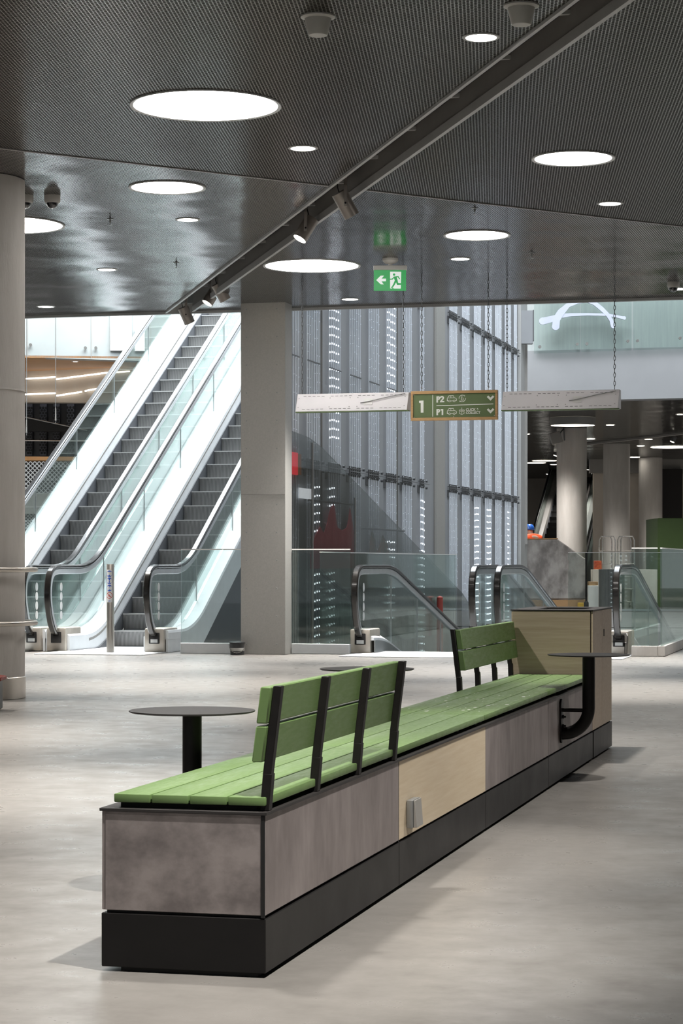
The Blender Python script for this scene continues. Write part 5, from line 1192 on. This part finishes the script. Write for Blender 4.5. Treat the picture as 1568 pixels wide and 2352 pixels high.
for i, (a, b, l) in enumerate((((60, 870), (128, 866), 'upper left painted light reflection on the beige wall'), ((129, 871), (246, 856), 'long upper painted light reflection on the beige wall'), ((247, 856), (298, 853), 'upper right painted light reflection on the beige wall, behind the escalator'),
              ((57, 906), (128, 903), 'lower left painted light reflection on the beige wall'), ((130, 909), (188, 900), 'lower middle painted light reflection on the beige wall'), ((195, 898), (222, 893), 'short lower right painted light reflection on the beige wall'))):
    pa_, pb_ = at(*a, dwall(a[0]) - .10), at(*b, dwall(b[0]) - .10); t = thing('reflection_bar', l, 'painted reflection', pa_, 'painted light reflections on the beige wall')
    m = MB(); m.tube([pa_, pb_], 0.016, 8); m.build('glow_bar', mStrip, t)  # glowing bar added in place of a linear reflection
    m = MB()
    for q_ in (pa_.lerp(pb_, .1), pa_.lerp(pb_, .9)): m.tube([q_, q_ + FWD * .12], 0.012, 6)
    m.build('holder', mSteelD, t)
m = MB(); px_slab(m, -60, 640, 924.5, 926.5, 1500, 1500, dl_ + .8, dr_ + .8, 0.3); struct(m.build('wall_back', mDarkWall, smooth=False))
for px0, px1, l in ((61, 74, 'perforated grey strip nearest the round column on the black wall'), (92, 107, 'second perforated grey strip on the black wall'), (123, 137, 'third perforated grey strip on the black wall'), (154, 170, 'fourth perforated grey strip on the black wall, beside the escalator')):
    d = dwall(px0) + .7; a, b = at(px0, 1046, d), at(px1, 1046, d); top = at(px0, 928, d).z; wd_ = (b - a).length
    t = thing('perforated_strip', l, 'wall panel', a, 'perforated strips on the black wall')
    m = MB(); m.obox((a + b) / 2 + UP * ((top - a.z) / 2), RGT * wd_ / 2, FWD * .02, UP * (top - a.z) / 2); m.build('strip', mPerf, t)
    m = MB(); zz = a.z + .05; r_ = 0
    while zz < top - .04:
        for u_ in ((.28, .72) if r_ % 2 == 0 else (.06, .5, .94)): m.lathe([(0.026, 0), (0.026, 0.003)], a + RGT * wd_ * u_ + UP * (zz - a.z) - FWD * .021, 10, -FWD)
        zz += .055; r_ += 1
    tag(m.build('holes', mGap, t), kind='stuff')
t = thing('raking_beam', 'black tapering beam raking across the perforated black wall', 'beam', at(57, 975, 45.0))
m = MB(); m.prism([at(-20, 942, 44.9), at(200, 989, 44.4), at(200, 992, 44.4), at(-20, 990, 44.9)], FWD * .2); m.build('beam_body', mBlackM, t)
m = MB(); m.tube([at(-20, 941.5, 44.85), at(200, 988.5, 44.35)], 0.012, 6); m.build('edge_strip', mSteelD, t)
t = thing('handrail_bar', 'thin pale bar across the black wall under the raking beam', 'rail', at(57, 1012, 44.8)); m = MB(); m.tube([at(-20, 1011, 44.8), at(260, 1014, 44.2)], 0.012, 6); m.build('bar', mChrome, t)
m = MB(); px_slab(m, -60, 400, 1048, 1050, 1057, 1059, 44.6, 43.6, 0.5); o = m.build('wood_ledge', mSoffit, loc=at(57, 1057, 44.6), smooth=False); tag(o, 'narrow brown wooden ledge below the black wall', 'ledge')
def lattice(name, label, px0, px1, y0, y1, d, nx, ny):
    t = thing(name, label, 'lattice screen', at(px0, y1, d), 'expanded metal lattice screens'); m = MB()
    for i in range(-ny, nx + ny):
        for s_ in (1, -1):
            pts = []
            for k in range(ny + 1):
                u_ = (i + k) / nx if s_ > 0 else (i + ny - k) / nx
                if -0.001 <= u_ <= 1.001: pts.append(at(px0 + (px1 - px0) * u_, y0 + (y1 - y0) * k / ny, d))
            if len(pts) > 1: m.tube(pts, 0.010, 5)
    m.build('mesh', mGuide, t)
lattice('lattice_screen', 'upper metal lattice screen across the atrium beside the column', 40, 200, 1060, 1132, 44.2, 16, 7)
lattice('lattice_screen', 'lower metal lattice screen, small piece just right of the round column', 40, 120, 1178, 1216, 44.2, 10, 5)
m = MB(); px_slab(m, -60, 400, 1132, 1134, 1180, 1180, 44.3, 43.4, 0.3); trim(m, mPaintG)
for px, y1_, l in ((128, 972, 'thin steel hanger rod with turnbuckle before the black wall'), (61, 1000, 'thin steel hanger rod close beside the round column')):
    t = thing('hanger_rod', l, 'rod', at(px, y1_, 41.0), 'steel hanger rods'); m = MB(); m.tube([at(px, 640, 41.0) + FWD * 1.3, at(px, 640, 41.0), at(px, y1_, 41.0)], 0.006, 6); m.build('rod', mSteelD, t)
    m = MB(); m.tube([at(px, y1_ - 36, 41.0), at(px, y1_ - 6, 41.0)], [0.01, 0.018], 8); m.build('turnbuckle', mChrome, t)
lamp('AREA', 'far_gallery_light', at(150, 700, 41.0) + UP * 2.0, 350, (1, .95, .9), aim=at(150, 900, 45.0), shape='RECTANGLE', size=8, size_y=1.0)
